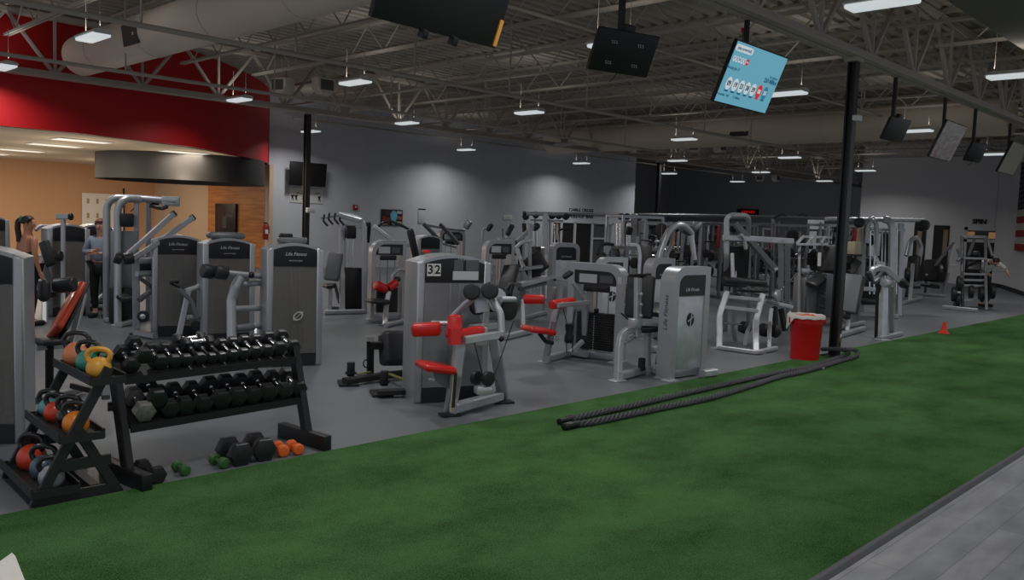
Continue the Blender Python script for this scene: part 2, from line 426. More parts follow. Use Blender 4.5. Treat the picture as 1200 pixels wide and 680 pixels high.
# ducts
def duct(name, pts, r, label, vents=()):
    m = M().sweep(pts, r, n=32); L = (Vector(pts[1])-Vector(pts[0])); 
    o = m.make(name, mat('duct_paint', (214, 200, 184), .6), None); tag(o, label, 'duct')
    d = L.normalized(); t = 1.2
    while t < L.length:
        p = Vector(pts[0])+d*t; M().cyl(p-d*.03, p+d*.03, r+.012, n=32).make('seam_band', MATS['duct_paint'], o); t += 2.4
    for v, ax in vents:
        g = M().box(v, (.04, .62, .36), Matrix.Rotation(ax, 3, 'Y')).make('vent_grille', mat('vent_dark', (70, 66, 62), .6), o)
    return o
duct('ceiling_duct', [(6.45, 18.9, 4.96), (6.45, -2, 4.96)], .40, 'large round duct across the top left ceiling ending before the red bulkhead', [((6.45-.385, onX(153, 44, 6.07).y, 4.90), R(-8))])
duct('ceiling_duct', [(24.3, 21.8, 5.02), (24.3, 6.2, 5.02)], .5, 'round duct crossing the far ceiling beyond the hanging screens', [((23.84, 13.6, 4.95), R(20))])
tag(M().box((22, 3.15, 5.24), (30, 1.6, .56), bev=.03).make('ceiling_duct', mat('duct_dull', (112, 106, 100), .8)), 'wide rectangular duct at the top right corner of the ceiling', 'duct')

# columns
def column(x, y, top, label, junction=False):
    t = empty('steel_column', label, 'column', (x, y, 0))
    m = M(); w, d = .14, .13
    m.box((0, -d/2+.012, top/2), (w, .024, top)); m.box((0, d/2-.012, top/2), (w, .024, top)); m.box((0, 0, top/2), (.02, d-.03, top))
    m.make('post', BLACK, t, smooth=False)
    M().box((0, 0, .012), (.3, .3, .024), bev=.004).make('base_plate', BLACK, t)
    M().box((0, 0, top+.03), (.24, .2, .06)).make('cap_plate', STEEL, t)
    return t
pc = column(12.70, 5.41, 4.44, 'tall black steel post beside the red bin at the turf edge')
M().box((-.06, -.13, 3.6), (.16, .09, .08), bev=.01).make('junction_box', WHITE, pc)
M().sweep([(-.0, -.12, 3.62), (.06, -.12, 3.75), (.16, -.12, 3.85), (.18, -.12, 4.1)], .008, n=6).make('conduit', STEEL, pc)
M().box((-.05, -.1, .3), (.05, .03, .12), bev=.005).make('wall_socket', CHROME, pc)
c2 = column(12.06, 19.3, 4.44, 'black steel post in front of the grey back wall near the red bulkhead')
M().box((.06, -.12, 1.98), (.24, .08, .13), bev=.01).make('junction_box', WHITE, c2)
column(28.3, 19.6, 4.44, 'far black steel post past the end of the grey back wall')

# ------------------------------------------------------------------ lights
LAMP = bpy.data.materials.new('lamp_diffuser'); LAMP.use_nodes = True
_b = LAMP.node_tree.nodes['Principled BSDF']; _b.inputs['Base Color'].default_value = (.8, .8, .8, 1)
_b.inputs['Emission Color'].default_value = s2l((226, 233, 236)); _b.inputs['Emission Strength'].default_value = .58
UPFILL = .09; LZ = 4.52; LP = 37.0
def hb(x, y, label, on=True, z=LZ):
    t = empty('high_bay_light', label, 'light', (x, y, z), 0, 'high bay lights')
    M().prism([(-.11, 0), (-.155, .015), (-.14, .045), (-.07, .075), (.07, .075), (.14, .045), (.155, .015), (.11, 0)], -.40, .40, 'y').make('housing', mat('lamp_housing', (200, 200, 198), .5), t, smooth=False)
    M().box((0, 0, -.014), (.28, .78, .056), bev=.027).make('diffuser', LAMP if on else mat('lamp_off', (170, 170, 168), .5), t)
    for dy in (-.3, .3): M().cyl((0, dy, .07), (0, dy, DECK-.64-z), .006, n=6).make('hanger', STEEL, t)
    if on:
        l = bpy.data.lights.new('high_bay_lamp', 'AREA'); l.shape = 'RECTANGLE'; l.size = .26; l.size_y = .76; l.energy = LP; l.spread = R(150); l.color = (1, .985, .96)
        lo = bpy.data.objects.new('high_bay_lamp', l); C.objects.link(lo); lo.parent = t; lo.location = (0, 0, -.05)
        u = bpy.data.lights.new('ceiling_fill_light', 'AREA'); u.shape = 'RECTANGLE'; u.size = .2; u.size_y = .7; u.energy = LP*UPFILL; u.color = (1, .96, .9)  # added fill aimed up to brighten the deck; the fixture itself shines down
        uo = bpy.data.objects.new('ceiling_fill_light', u); C.objects.link(uo); uo.parent = t; uo.location = (0, 0, .13); uo.rotation_euler = (math.pi, 0, 0)
    return t
cx = [5.01, 9.95, 14.99, 21.73, 28.5, 35.21, 41.8]
ords = ['first', 'second', 'third', 'fourth', 'fifth', 'sixth', 'seventh']
for i, k in enumerate((0, 1, 2, 3, 4, 5)): hb(cx[k], 14.22, 'lit ceiling lamp, %s from the left in the long middle row' % ords[i])
for i, k in enumerate((0, 1, 2, 4, 5, 6)): hb(cx[k], 19.4-.5, 'lit ceiling lamp, %s from left in the row by the red bulkhead' % ords[i])
hb(cx[3], 18.9, 'unlit high bay light hanging in front of the grey back wall', on=False)
for i, k in enumerate((2, 3, 4, 5, 6)): hb(cx[k], 23.8, 'lit ceiling lamp, %s from left in the row closest to the back wall' % ords[i])
for i, k in enumerate((0, 1, 2, 3, 4)): hb((5, 9.95, 15.34, 22.27, 29.26)[k], 7.81, ['lit high bay light above the near end of the turf edge', 'lit high bay light mostly hidden behind the small hanging screen', 'lit high bay light at the right edge of the bright blue screen', 'lit high bay light just right of the small square back of a screen', 'lit high bay light between the two screens at the far right'][k])
for i, x in enumerate((5.0, 9.94, 15.44, 22.2)): hb(x, 3.96, ['lit high bay light over the turf near the camera', 'large lit high bay light cut by the top edge of the picture', 'lit high bay light cut by the right edge below the wide duct', 'lit high bay light over the far turf'][i])
for i, (x, y) in enumerate(((1.0, 11.0), (1.0, 3.96), (2.5, -1.5), (9.94, -1.5), (16.5, -.5))): hb(x, y, 'lit high bay light in the part of the ceiling outside the picture')
# studio troffers
TROF = bpy.data.materials.new('troffer'); TROF.use_nodes = True
_b = TROF.node_tree.nodes['Principled BSDF']; _b.inputs['Emission Color'].default_value = s2l((240, 240, 225)); _b.inputs['Emission Strength'].default_value = .35
for i, (x, y) in enumerate(((7.5, 22.0), (7.7, 24.6), (7.9, 28.3), (10.5, 23.0), (4.4, 22.2), (4.6, 28.3), (11.5, 30.5), (7.8, 31.5))):
    t = empty('troffer_light', 'flush ceiling panel light in the orange studio, %s' % ['nearest the red bulkhead edge', 'second from the red bulkhead edge', 'third from the red bulkhead edge', 'just above the dark ring', 'at the far left by the bulkhead', 'at the far left deeper in', 'behind the dark ring', 'farthest back near the orange wall'][i], 'light', (x, y, SILL), 0, 'studio panel lights')
    M().box((0, 0, -.01), (1.26, .66, .02)).make('frame', WHITE, t); M().box((0, 0, -.022), (1.2, .6, .012)).make('diffuser', TROF, t)
    l = bpy.data.lights.new('troffer_lamp', 'AREA'); l.shape = 'RECTANGLE'; l.size = 1.15; l.size_y = .55; l.energy = 38; l.color = (1, .86, .68)
    lo = bpy.data.objects.new('troffer_lamp', l); C.objects.link(lo); lo.parent = t; lo.location = (0, 0, -.04)
    l = bpy.data.lights.new('studio_ceiling_fill', 'POINT'); l.shadow_soft_size = .25; l.energy = 23; l.color = (1, .84, .66)  # added point fill to brighten the studio ceiling; flush panels hold no such lamp
    lo = bpy.data.objects.new('studio_ceiling_fill', l); C.objects.link(lo); lo.parent = t; lo.location = (0, 0, -.8)
w = bpy.data.worlds.new('World'); SC.world = w; w.use_nodes = True
w.node_tree.nodes['Background'].inputs['Color'].default_value = (.55, .58, .65, 1); w.node_tree.nodes['Background'].inputs['Strength'].default_value = .6
# ================================================================== front: racks, weights, bin, rope, cone, screens
def hexpts(r): return [(r/math.cos(R(30))*math.cos(R(30+60*k)), r/math.cos(R(30+60*k) if 0 else R(30))*math.sin(R(30+60*k))) for k in range(6)]
def dumbbell(label, r, L, hl, pos, rz, tilt, headm=HEX, handlem=CHROME, group=None, roundh=False):
    """axis along local y; L = handle length between heads; hl = head length; pos = centre"""
    t = empty('dumbbell', label, 'dumbbell', pos, rz, group); t.rotation_euler = (tilt, 0, rz)
    for s in (-1, 1):
        m = M(); y0, y1 = s*L/2, s*(L/2+hl)
        if roundh: m.cyl((0, y0, 0), (0, y1, 0), r, n=22, bev=r*.35, seg=3)
        else:
            k = r/math.cos(R(30))
            pr = [(k*math.cos(R(60*q)), k*math.sin(R(60*q))) for q in range(6)]
            m.prism(pr, min(y0, y1), max(y0, y1), 'y', bev=r*.22)
        m.make('head', headm, t, ang=30)
    m = M().cyl((0, -L/2-.002, 0), (0, L/2+.002, 0), .0165 if r > .045 else .014, n=12)
    if handlem is CHROME: m.cyl((0, -L/2, 0), (0, -L/2+.012, 0), .022, n=12); m.cyl((0, L/2-.012, 0), (0, L/2, 0), .022, n=12)
    m.make('handle', handlem, t)
    return t
# --- dumbbell rack
RK = Vector((3.02, 5.60, 0)); RRZ = R(5)
rk = empty('dumbbell_rack', 'black steel two-tier dumbbell rack standing at the turf edge', 'dumbbell rack', RK, RRZ)
RKM = Matrix.Translation(RK) @ Matrix.Rotation(RRZ, 4, 'Z')
for s in (-1, 1):
    x = s*.745
    M().box((x, .29, .06), (.075, .62, .12), bev=.006).make('foot', BLACK, rk)
    M().sweep([(x, .25, .10), (x, .45, .80)], .06, .09, up=(0, 1, 0)).make('upright', BLACK, rk)
def shelf(y0, z0, y1, z1, nm):
    m = M(); d = Vector((0, y1-y0, z1-z0)); n = Vector((0, -d.z, d.y)).normalized()
    a = Vector((0, y0, z0)); b = Vector((0, y1, z1)); th = .012
    m.prism([(y0, z0-.04), (y0, z0+.012), (y0+.012, z0+.012), (y0+.014, z0), (y1-.014, z1), (y1-.012, z1+.02), (y1, z1+.02), (y1, z1-.045), (y1-.01, z1-.045), (y1-.012, z1-.014), (y0+.012, z0-.014), (y0+.01, z0-.04)], -.705, .705, 'x')
    return m.make('shelf', BLACK, rk, smooth=False)
SH1 = (.36, .700, .70, .800); SH2 = (.285, .375, .625, .475)
shelf(*SH1, 'top'); shelf(*SH2, 'low')
def onrack(u, v, yp):
    r = ray(u, v); iv = RKM.inverted(); a = iv @ CAMP; b = (iv.to_3x3() @ r); t = (yp-a.y)/b.y; return a+b*t
top = [(160, 431, 147, 420), (173.5, 424, 161, 412), (193, 426, 180, 414), (210, 426, 196, 414), (223.5, 424, 209, 413), (239, 422, 225, 411), (251, 424, 240, 414), (263, 422, 251, 412), (276, 420, 264, 410), (289, 417.5, 276, 407), (304, 416, 288, 405.6), (318, 414, 301, 405), (333, 410, 315, 400), (348, 409, 331, 397)]
tw = ['leftmost on the top tier of the rack', 'raised on its neighbours near the left end of the top tier'] + ['%s from the left on the top tier of the rack' % w for w in ('third', 'fourth', 'fifth', 'sixth', 'seventh', 'eighth', 'ninth', 'tenth', 'eleventh', 'twelfth', 'thirteenth')] + ['at the right end of the top tier']
tilt1 = math.atan2(SH1[3]-SH1[1], SH1[2]-SH1[0])
lastx = -9
tr = [.05, .052, .05, .045, .042, .042, .036, .036, .040, .042, .045, .045, .052, .055]
for i, (a, b, c, d) in enumerate(top):
    f, k = onrack(a, b, .43), onrack(c, d, .67); x = (f.x+k.x)/2-.03
    r = tr[i]
    zc = SH1[1]+(.55-SH1[0])*math.tan(tilt1)+r+.005 + (.055 if i == 1 else 0)
    p = RKM @ Vector((x, .55, zc))
    dumbbell('black hex dumbbell, '+tw[i], r, .15, .065+.3*(r-.04), p, RRZ-R(9), tilt1, group='dumbbells on the top tier')
for i, (y, z, x) in enumerate(((.665, .895, -.06), (.575, .88, -.045))):
    p = RKM @ Vector((x, y, z)); dumbbell(['hex dumbbell lying crosswise at the back on top of the top row', 'hex dumbbell lying crosswise in front of another on top of the top row'][i], .040, .13, .06, p, RRZ+R(90), 0, group='dumbbells on the top tier')
mid = [(172, 486, 160, 471, .066, 0), (187, 475, 175, 463, .062, 1), (202, 484, 189, 467, .060, 0), (219, 481, 206, 467, .062, 0), (241, 478, 227, 465, .058, 0), (262, 473.5, 247, 458, .068, 0), (280, 471, 266, 456, .068, 0), (298, 470, 284, 456, .062, 0), (316, 467.7, 301, 453.7, .066, 0), (335.7, 464, 320.5, 453.7, .058, 0), (352, 463, 336.5, 450, .060, 0)]
mw = ['leftmost on the lower tier', 'resting on two others near the left end of the lower tier'] + ['%s from the left on the lower tier of the rack' % w for w in ('third', 'fourth', 'fifth', 'sixth', 'seventh', 'eighth', 'ninth', 'tenth')] + ['at the right end of the lower tier']
for i, (a, b, c, d, r, up) in enumerate(mid):
    f, k = onrack(a, b, .34), onrack(c, d, .60); x = (f.x+k.x)/2-.03
    zc = SH2[1]+.17*math.tan(tilt1)+r+.005+(.085 if up else 0)
    p = RKM @ Vector((x, .455, zc))
    dumbbell(('worn grey iron hex dumbbell, ' if i == 0 else 'black hex dumbbell, ')+mw[i], r, .15, .085, p, RRZ-R(9), tilt1, GREYHEX if i == 0 else HEX, group='dumbbells on the lower tier')
# --- weights on the floor
GREEN = mat('green_vinyl', (52, 96, 46), .4); ORNG = mat('orange_vinyl', (232, 106, 40), .4)
def floor_db(label, front, back, r, L, hl, hm, hdm, roundh=False, group='dumbbells on the floor under the rack'):
    a, b = G(*front, z=r), G(*back, z=r); d = b-a; rz = math.atan2(d.y, d.x)-math.pi/2; c = (a+b)/2
    return dumbbell(label, r, L, hl, (c.x, c.y, r), rz, 0, hm, hdm, group, roundh)
t = floor_db('long black rubber dumbbell lying askew by the left foot of the rack', (186, 558), (164, 547), .056, .15, .075, BLACKM, BLACKM)
floor_db('small green dumbbell alone on the floor under the rack', (216.5, 551), (208, 546.5), .040, .075, .05, GREEN, GREEN, True)
floor_db('small green dumbbell half hidden behind the largest black dumbbells', (262.5, 543), (250.5, 538), .042, .08, .05, GREEN, GREEN, True)
floor_db('large black hex dumbbell, left one of the big pair on the floor', (283, 533), (266, 525), .084, .11, .085, HEX, CHROME)
floor_db('large black hex dumbbell, right one of the big pair on the floor', (311, 528), (296, 519), .084, .11, .085, HEX, CHROME)
floor_db('small orange dumbbell on the floor next to the big black pair', (332.5, 529), (325, 523), .048, .075, .055, ORNG, ORNG, True)
floor_db('small orange dumbbell on the floor closest to the right foot of the rack', (351, 527.5), (340, 521), .045, .075, .055, ORNG, ORNG, True)

# --- kettlebell rack: tiers climb towards +x, ends lie along y
KB = Vector((1.64, 5.66, 0)); KRZ = R(-3)
kb = empty('kettlebell_rack', 'black three-tier kettlebell rack with slanted legs left of the dumbbell rack', 'kettlebell rack', KB, KRZ)
KM = Matrix.Translation(KB) @ Matrix.Rotation(KRZ, 4, 'Z')
BS = mat('rack_black_steel', (32, 33, 35), .5)
for y in (0.0, .74):
    M().sweep([(.0, y, .0), (.44, y, .84)], .065, .03, up=(0, 1, 0)).make('front_post', BS, kb)
    M().sweep([(.25, y+.001, .46), (.50, y+.001, .0)], .065, .03, up=(0, 1, 0)).make('rear_leg', BS, kb)
    M().box((.27, y, .04), (.46, .026, .065)).make('base_bar', BS, kb)
    M().box((.30, y, .235), (.30, .026, .07)).make('brace', BS, kb)
M().box((.36, .37, .05), (.06, .70, .05)).make('cross_bar', BS, kb)
TRAYS = [(-.02, .25, .085), (.135, .40, .41), (.315, .53, .76)]
for x0, x1, z in TRAYS:
    m = M(); m.box(((x0+x1)/2, .37, z), (x1-x0, .80, .014)); m.box((x0, .37, z+.012), (.012, .82, .06)); m.box((x1, .37, z+.012), (.012, .82, .06))
    m.box(((x0+x1)/2, -.035, z+.0), (x1-x0, .012, .05)); m.box(((x0+x1)/2, .775, z+.0), (x1-x0, .012, .05)); m.make('tray', BS, kb, smooth=False)
def kettlebell(label, x, y, tier, r, bm, hm, rz=0.0, lean=0.0, wide=1.0):
    z = TRAYS[tier][2]+.007; p = KM @ Vector((x, y, z))
    t = empty('kettlebell', label, 'kettlebell', p, rz, 'kettlebells on the rack')
    if lean: t.rotation_euler = (lean, 0, rz)
    pr = [(r*.62, 0), (r*.66, .004)]
    for k in range(1, 14):
        a = -math.pi/2+.72+(math.pi-.72-.25)*k/13; pr.append((r*math.cos(a), r*.76+r*math.sin(a)))
    M().lathe(pr, n=26).make('bell', bm, t)
    w, h, b = r*.92*wide, r*1.15, r*1.3
    M().sweep([(-w*.75, 0, b), (-w*1.08, 0, b+h*.45), (-w*.8, 0, b+h*.92), (0, 0, b+h*1.02), (w*.8, 0, b+h*.92), (w*1.08, 0, b+h*.45), (w*.75, 0, b)], .017, None, .05, n=12).make('handle', hm, t)
    return t
KO = mat('kettle_salmon', (214, 128, 84), .4, coat=.3); KT = mat('kettle_teal', (56, 140, 120), .35, coat=.4); KY = mat('kettle_yellow', (222, 158, 52), .42, coat=.2, noise=.12, nscale=14)
KOR = mat('kettle_orange', (224, 128, 30), .4, coat=.2); KR = mat('kettle_red', (206, 62, 30), .38, coat=.3); KS = mat('kettle_slate', (72, 92, 104), .4, coat=.3); KG = mat('kettle_grey', (150, 152, 156), .4, coat=.3); KLT = mat('kettle_light_teal', (96, 158, 160), .4, coat=.3)
KH = mat('kettle_black', (24, 25, 27), .35, coat=.3); KGR = mat('kettle_green', (60, 130, 66), .38, coat=.3)
kettlebell('salmon orange kettlebell with black handle at the far end of the top tray', .42, .62, 0+2, 0.092, KO, KH, R(-40))
kettlebell('teal kettlebell with black handle in the middle of the top tray', .42, .36, 2, 0.081, KT, KH, R(-50))
kettlebell('green kettlebell with green handle beside the yellow one on the top tray', .465, .22, 2, 0.062, KGR, KGR, R(-60))
kettlebell('yellow kettlebell with yellow handle at the near end of the top tray', .40, .075, 2, 0.077, KY, KY, R(-35))
kettlebell('light teal kettlebell with black handle at the far end of the middle tray', .26, .69, 1, 0.069, KLT, KH, R(-35))
kettlebell('red kettlebell with black handle second from the far end of the middle tray', .25, .49, 1, 0.076, KR, KH, R(-55))
kettlebell('all black kettlebell in the middle of the middle tray', .28, .29, 1, 0.081, KH, KH, R(-45))
kettlebell('orange kettlebell with black handle at the near end of the middle tray', .265, .085, 1, 0.081, KOR, KH, R(-40))
kettlebell('orange red kettlebell with black handle on the bottom tray', .12, .56, 0, 0.095, KR, KH, R(-55))
kettlebell('slate blue kettlebell with black handle in the middle of the bottom tray', .13, .30, 0, 0.086, KS, KH, R(-45))
kettlebell('light grey kettlebell with black handle at the near end of the bottom tray', .12, .085, 0, 0.077, KG, KH, R(-20))

# --- red bin with liner
bp = G(948, 423) + Vector((.10, .12, 0)); BINR = mat('bin_red_plastic', (196, 12, 20), .42)
bn = empty('waste_bin', 'round red plastic waste bin standing on the turf beside the black post', 'bin', bp)
prof = [(.222, 0), (.235, .01), (.268, .54), (.272, .545), (.272, .56), (.280, .562), (.285, .63), (.292, .632), (.292, .66), (.275, .66), (.258, .60), (.225, .03)]
M().lathe(prof, n=40).make('body', BINR, bn)
for a in (138, 318):
    ca, sa = math.cos(R(a)), math.sin(R(a)); M().box((ca*.30, sa*.30, .585), (.05, .11, .09), Matrix.Rotation(R(a), 3, 'Z'), .012).make('handle', BINR, bn)
LIN = mat('liner_white_plastic', (214, 212, 206), .45)
ln = M(); n = 48; rings = []
for r0, z0, amp in ((.20, .50, 0), (.262, .655, .002), (.288, .672, .004), (.300, .655, .004), (.302, .62, .006)):
    ring = []
    for k in range(n):
        a = 2*math.pi*k/n; ex = max(0, math.cos(a-R(128)))**14
        zz = z0+amp*math.sin(9*a); rr = r0+amp*math.sin(13*a+1)
        if z0 == .62: zz -= .19*ex; rr += .03*ex
        if z0 == .655 and r0 > .29: rr += .035*ex
        if z0 == .672: zz += .035*ex
        ring.append(ln.bm.verts.new((rr*math.cos(a), rr*math.sin(a), zz)))
    rings.append(ring)
for A, B in zip(rings, rings[1:]):
    for k in range(n): ln.bm.faces.new((A[k], A[(k+1) % n], B[(k+1) % n], B[k]))
lo = ln.make('bin_liner', LIN); lo.location = bp; tag(lo, 'white plastic liner turned over the rim of the red bin', 'bin liner')
hp = M(); prof = [(0.24, .50)]; hp.lathe([(.235, .50), (.24, .58), (.20, .635), (.12, .655), (.03, .648)], n=36)
for v in hp.bm.verts:
    if v.co.z > .56: v.co.z += .018*math.sin(v.co.x*31+1)+.015*math.cos(v.co.y*27)
ho = hp.make('orange_cloth', mat('orange_cloth', (216, 84, 40), .7)); ho.location = bp; tag(ho, 'crumpled orange cloth heaped inside the red bin', 'cloth')

for o_ in (bn, lo, ho): o_.scale = (.87, .87, 1)
# --- battle rope
def twisted(path, R0, r, turns_per_m):
    pts = []; path = [Vector(p) for p in path]
    # catmull-rom resample
    P = [path[0]]+path+[path[-1]]; sm = []
    for i in range(1, len(P)-2):
        L = (P[i+1]-P[i]).length; n = max(2, int(L/.022))
        for k in range(n):
            t = k/n; a, b, c, d = P[i-1], P[i], P[i+1], P[i+2]
            sm.append(.5*((2*b)+(c-a)*t+(2*a-5*b+4*c-d)*t*t+(3*b-a-3*c+d)*t**3))
    sm.append(P[-2]); s = 0; m = M(); st = [[], [], []]
    for i, p in enumerate(sm):
        if i: s += (p-sm[i-1]).length
        t = (sm[min(i+1, len(sm)-1)]-sm[max(i-1, 0)]).normalized(); sd = t.cross(Vector((0, 0, 1))).normalized(); u = sd.cross(t)
        for k in range(3):
            a = 2*math.pi*(s*turns_per_m+k/3); st[k].append(p+sd*math.cos(a)*R0+u*math.sin(a)*R0)
    for k in range(3): m.sweep(st[k], r, n=6)
    return m
RZ = .046
far = [G(u, v, RZ) for u, v in ((668, 491), (690, 486), (740, 475.5), (800, 461.5), (860, 448), (910, 437), (945, 431))]
near = [G(u, v, RZ) for u, v in ((676, 497), (700, 493.5), (760, 481), (830, 466.5), (880, 452), (915, 441), (945, 434.5))]
pcx, pcy = 12.72, 5.40
loop = [Vector((12.50, 5.21, RZ)), Vector((12.68, 5.215, RZ+.015)), Vector((12.86, 5.26, RZ+.03)), Vector((12.90, 5.42, RZ+.05)), Vector((12.78, 5.56, RZ+.05)), Vector((12.58, 5.54, RZ+.06)), Vector((12.53, 5.36, RZ+.09)), Vector((12.62, 5.20, RZ+.10)), Vector((12.80, 5.17, RZ+.09)), Vector((12.86, 5.12, RZ+.05)), Vector((12.74, 5.08, RZ+.01)), Vector((12.55, 5.08, RZ))]
ROPE = mat('rope_black', (74, 74, 80), .75, noise=.3, nscale=60)
rp = empty('battle_rope', 'black battle rope laid double along the turf and looped round the post', 'rope', far[0]*1.0)
def shift(m, o):
    for v in m.bm.verts: v.co -= o
    return m
shift(twisted(far+loop+near[::-1], .0195, .0150, 5), far[0]).make('rope', ROPE, rp)
for nm, a, b in (('e', far[0], G(655, 494.5, RZ)), ('e', near[0], G(660, 500.5, RZ))):
    M().cyl(a-far[0]+(a-b)*.15, b-far[0], .034, n=14, bev=.012).make('end_sleeve', mat('sleeve_black', (20, 20, 22), .35), rp)

# --- cone
cp = G(1106, 391, .012); m = M(); m.lathe([(.075, .012), (.072, .02), (.03, .19), (.028, .225), (.018, .228)], n=24)
m.box((0, 0, .008), (.19, .19, .016), Matrix.Rotation(R(20), 3, 'Z'), .006)
cn = m.make('traffic_cone', mat('cone_orange', (232, 60, 22), .45)); cn.location = cp; tag(cn, 'small orange traffic cone standing at the far edge of the turf', 'cone')
sp = M().box((0, 0, .012), (.05, .035, .02), bev=.006).make('white_scrap', WHITE); sp.location = G(964, 432.5, .012); tag(sp, 'tiny white scrap lying on the turf by the rope', 'scrap')

# --- hanging screens
SCR = {}
def emis(name, col, s=1.0):
    m = bpy.data.materials.new(name); m.use_nodes = True; b = m.node_tree.nodes['Principled BSDF']; b.inputs['Base Color'].default_value = (.01, .01, .01, 1)
    b.inputs['Emission Color'].default_value = s2l(col); b.inputs['Emission Strength'].default_value = s; b.inputs['Roughness'].default_value = .3; return m
def scene_mat(name, c1, c2, s):
    m = emis(name, c1, s); nt = m.node_tree; b = nt.nodes['Principled BSDF']
    tc = nt.nodes.new('ShaderNodeTexCoord'); mp = nt.nodes.new('ShaderNodeMapping'); mp.inputs['Scale'].default_value = (2.2, 1, 5)
    n = nt.nodes.new('ShaderNodeTexNoise'); n.inputs['Scale'].default_value = 3; n.inputs['Detail'].default_value = 4
    cr = nt.nodes.new('ShaderNodeValToRGB'); e = cr.color_ramp.elements; e[0].position = .38; e[0].color = s2l(c1); e[1].position = .62; e[1].color = s2l(c2)
    nt.links.new(tc.outputs['Object'], mp.inputs['Vector']); nt.links.new(mp.outputs['Vector'], n.inputs['Vector']); nt.links.new(n.outputs['Fac'], cr.inputs['Fac']); nt.links.new(cr.outputs['Color'], b.inputs['Emission Color'])
    return m
TVB = mat('tv_black', (13, 13, 15), .5)
def tv(c, yaw, tilt, w, label, screen=None, ptop=4.49, asp=.575, group='hanging screens', pole=True, polex=0.0):
    c = Vector(c); t = empty('television', label, 'television', c, 0, group); h = w*asp
    rm = (Matrix.Rotation(R(yaw), 4, 'Z') @ Matrix.Rotation(R(tilt), 4, 'X'))
    def place(o): o.matrix_local = rm @ o.matrix_basis; return o
    place(M().box((0, .025, 0), (w, .05, h), bev=.008).make('case', TVB, t))
    if screen: place(M().box((0, -.003, 0), (w-.03, .006, h-.035)).make('screen', screen, t))
    place(M().box((0, .075, 0), (.35, .05, .3), bev=.01).make('mount_plate', TVB, t))
    if pole:
        a = rm @ Vector((polex, .12, 0)); M().box((a.x, a.y, (a.z+ptop-c.z)/2+.0), (.05, .05, ptop-c.z-a.z)).make('pole', BLACK, t)
        place(M().box((polex, .11, 0), (.12, .06, .14), bev=.01).make('mount_arm', BLACK, t))
    return t, rm
TH = 4.49
t1, r1 = tv((4.454, 5.111, 3.692), 1.9, 22, 1.32, 'big black back of a hanging screen cut by the top edge of the picture', None)
for x in (-.16, .16):
    o = M().box((x, -.02, -.40), (.055, .07, .07), bev=.008).make('bracket_foot', TVB, t1); o.matrix_local = r1 @ o.matrix_basis
o = M().box((.635, -.004, -.25), (.04, .02, .22)).make('edge_strip', mat('strip_tan', (206, 148, 70), .5), t1); o.matrix_local = r1 @ o.matrix_basis
# the screen that is lit
BLUE = emis('screen_blue', (92, 152, 172), .92)
t3, r3 = tv((9.695, 5.4, 3.759), 1.1, 22, 1.322, 'bright blue lit screen showing lottery numbers, hanging beside the black post', BLUE)
scr3 = [x for x in t3.children if x.name.startswith('screen')][0]
SW = emis('screen_white', (205, 214, 220), .75); SD = emis('screen_navy', (20, 84, 112), .8); SRD = emis('screen_red', (196, 40, 36), .8); SDK = emis('screen_dark', (26, 30, 40), .8); SBL = emis('screen_deep_blue', (36, 112, 140), .9)
def onscr(o): o.matrix_local = r3 @ o.matrix_basis; return nest(o, scr3) if o.name.startswith('screen_') else o
def stext(s, x, z, size, m, align='CENTER', sx=1): return onscr(text('screen_text', s, size, m, t3, Matrix.Translation((x, -.0085, z)) @ FRONT, .0004, align=align, sx=sx, off=.0012*(size < .06)+.003*(size >= .06)))
def sdisc(x, z, rx, rz_, m, y=-.0072):
    mm = M(); mm.prism([(x+rx*math.cos(2*math.pi*k/28), z+rz_*math.sin(2*math.pi*k/28)) for k in range(28)], y, y+.001, 'y'); return onscr(mm.make('screen_shape', m, t3, smooth=False))
mm = M(); mm.prism([(-.60+.045*math.cos(R(a)), .295+.04*math.sin(R(a))) for a in range(90, 271, 20)] + [(-.27+.045*math.cos(R(a)), .295+.04*math.sin(R(a))) for a in range(-90, 91, 20)], -.0072, -.0062, 'y'); onscr(mm.make('screen_shape', SW, t3, smooth=False))
stext('(play powerball)', -.435, .295, .052, SD)
for i, ch in enumerate('POWER'):
    sdisc(-.585+.062*i, .165, .028, .036, SW); stext(ch, -.585+.062*i, .165, .05, SD if i < 5 else SW)
sdisc(-.585+.062*5.1, .165, .036, .042, SRD); stext('BALL', -.585+.062*5.1, .165, .022, SW)
stext('Monday Jan 31', -.52, .055, .052, SD)
stext('Est. Jackpot', .60, .085, .045, SD, 'RIGHT'); stext('250 Million', .62, .03, .075, SD, 'RIGHT')
for i, s_ in enumerate(('09', '19', '33', '38', '39')):
    x = -.49+.152*i; sdisc(x, -.125, .064, .078, SW); stext(s_, x, -.125, .085, SDK); sdisc(x, -.215, .05, .012, SD, -.0070)
sdisc(.275, -.125, .064, .088, SRD); stext('06', .275, -.125, .075, SW); sdisc(.43, -.125, .062, .085, SBL); stext('2X', .43, -.125, .07, SW)
sdisc(.275, -.215, .05, .012, SRD, -.0070); sdisc(.43, -.215, .05, .012, SD, -.0070)
stext('Powerball   $40', -.52, -.27, .042, SD); stext('7.2 Million', -.20, -.27, .042, SD)
m = M().box((0, 0, 0), (.05, .05, .05), bev=.008).make('camera_bulb', RED, t3); m.location = (.03, .18, .62); m.scale = (.8, .8, 1.3)
cab = M().sweep([(.0, .16, .6), (.06, .2, .45), (.02, .17, .3), (.08, .15, .2)], .006, n=6).make('cable', CABLE, t3)
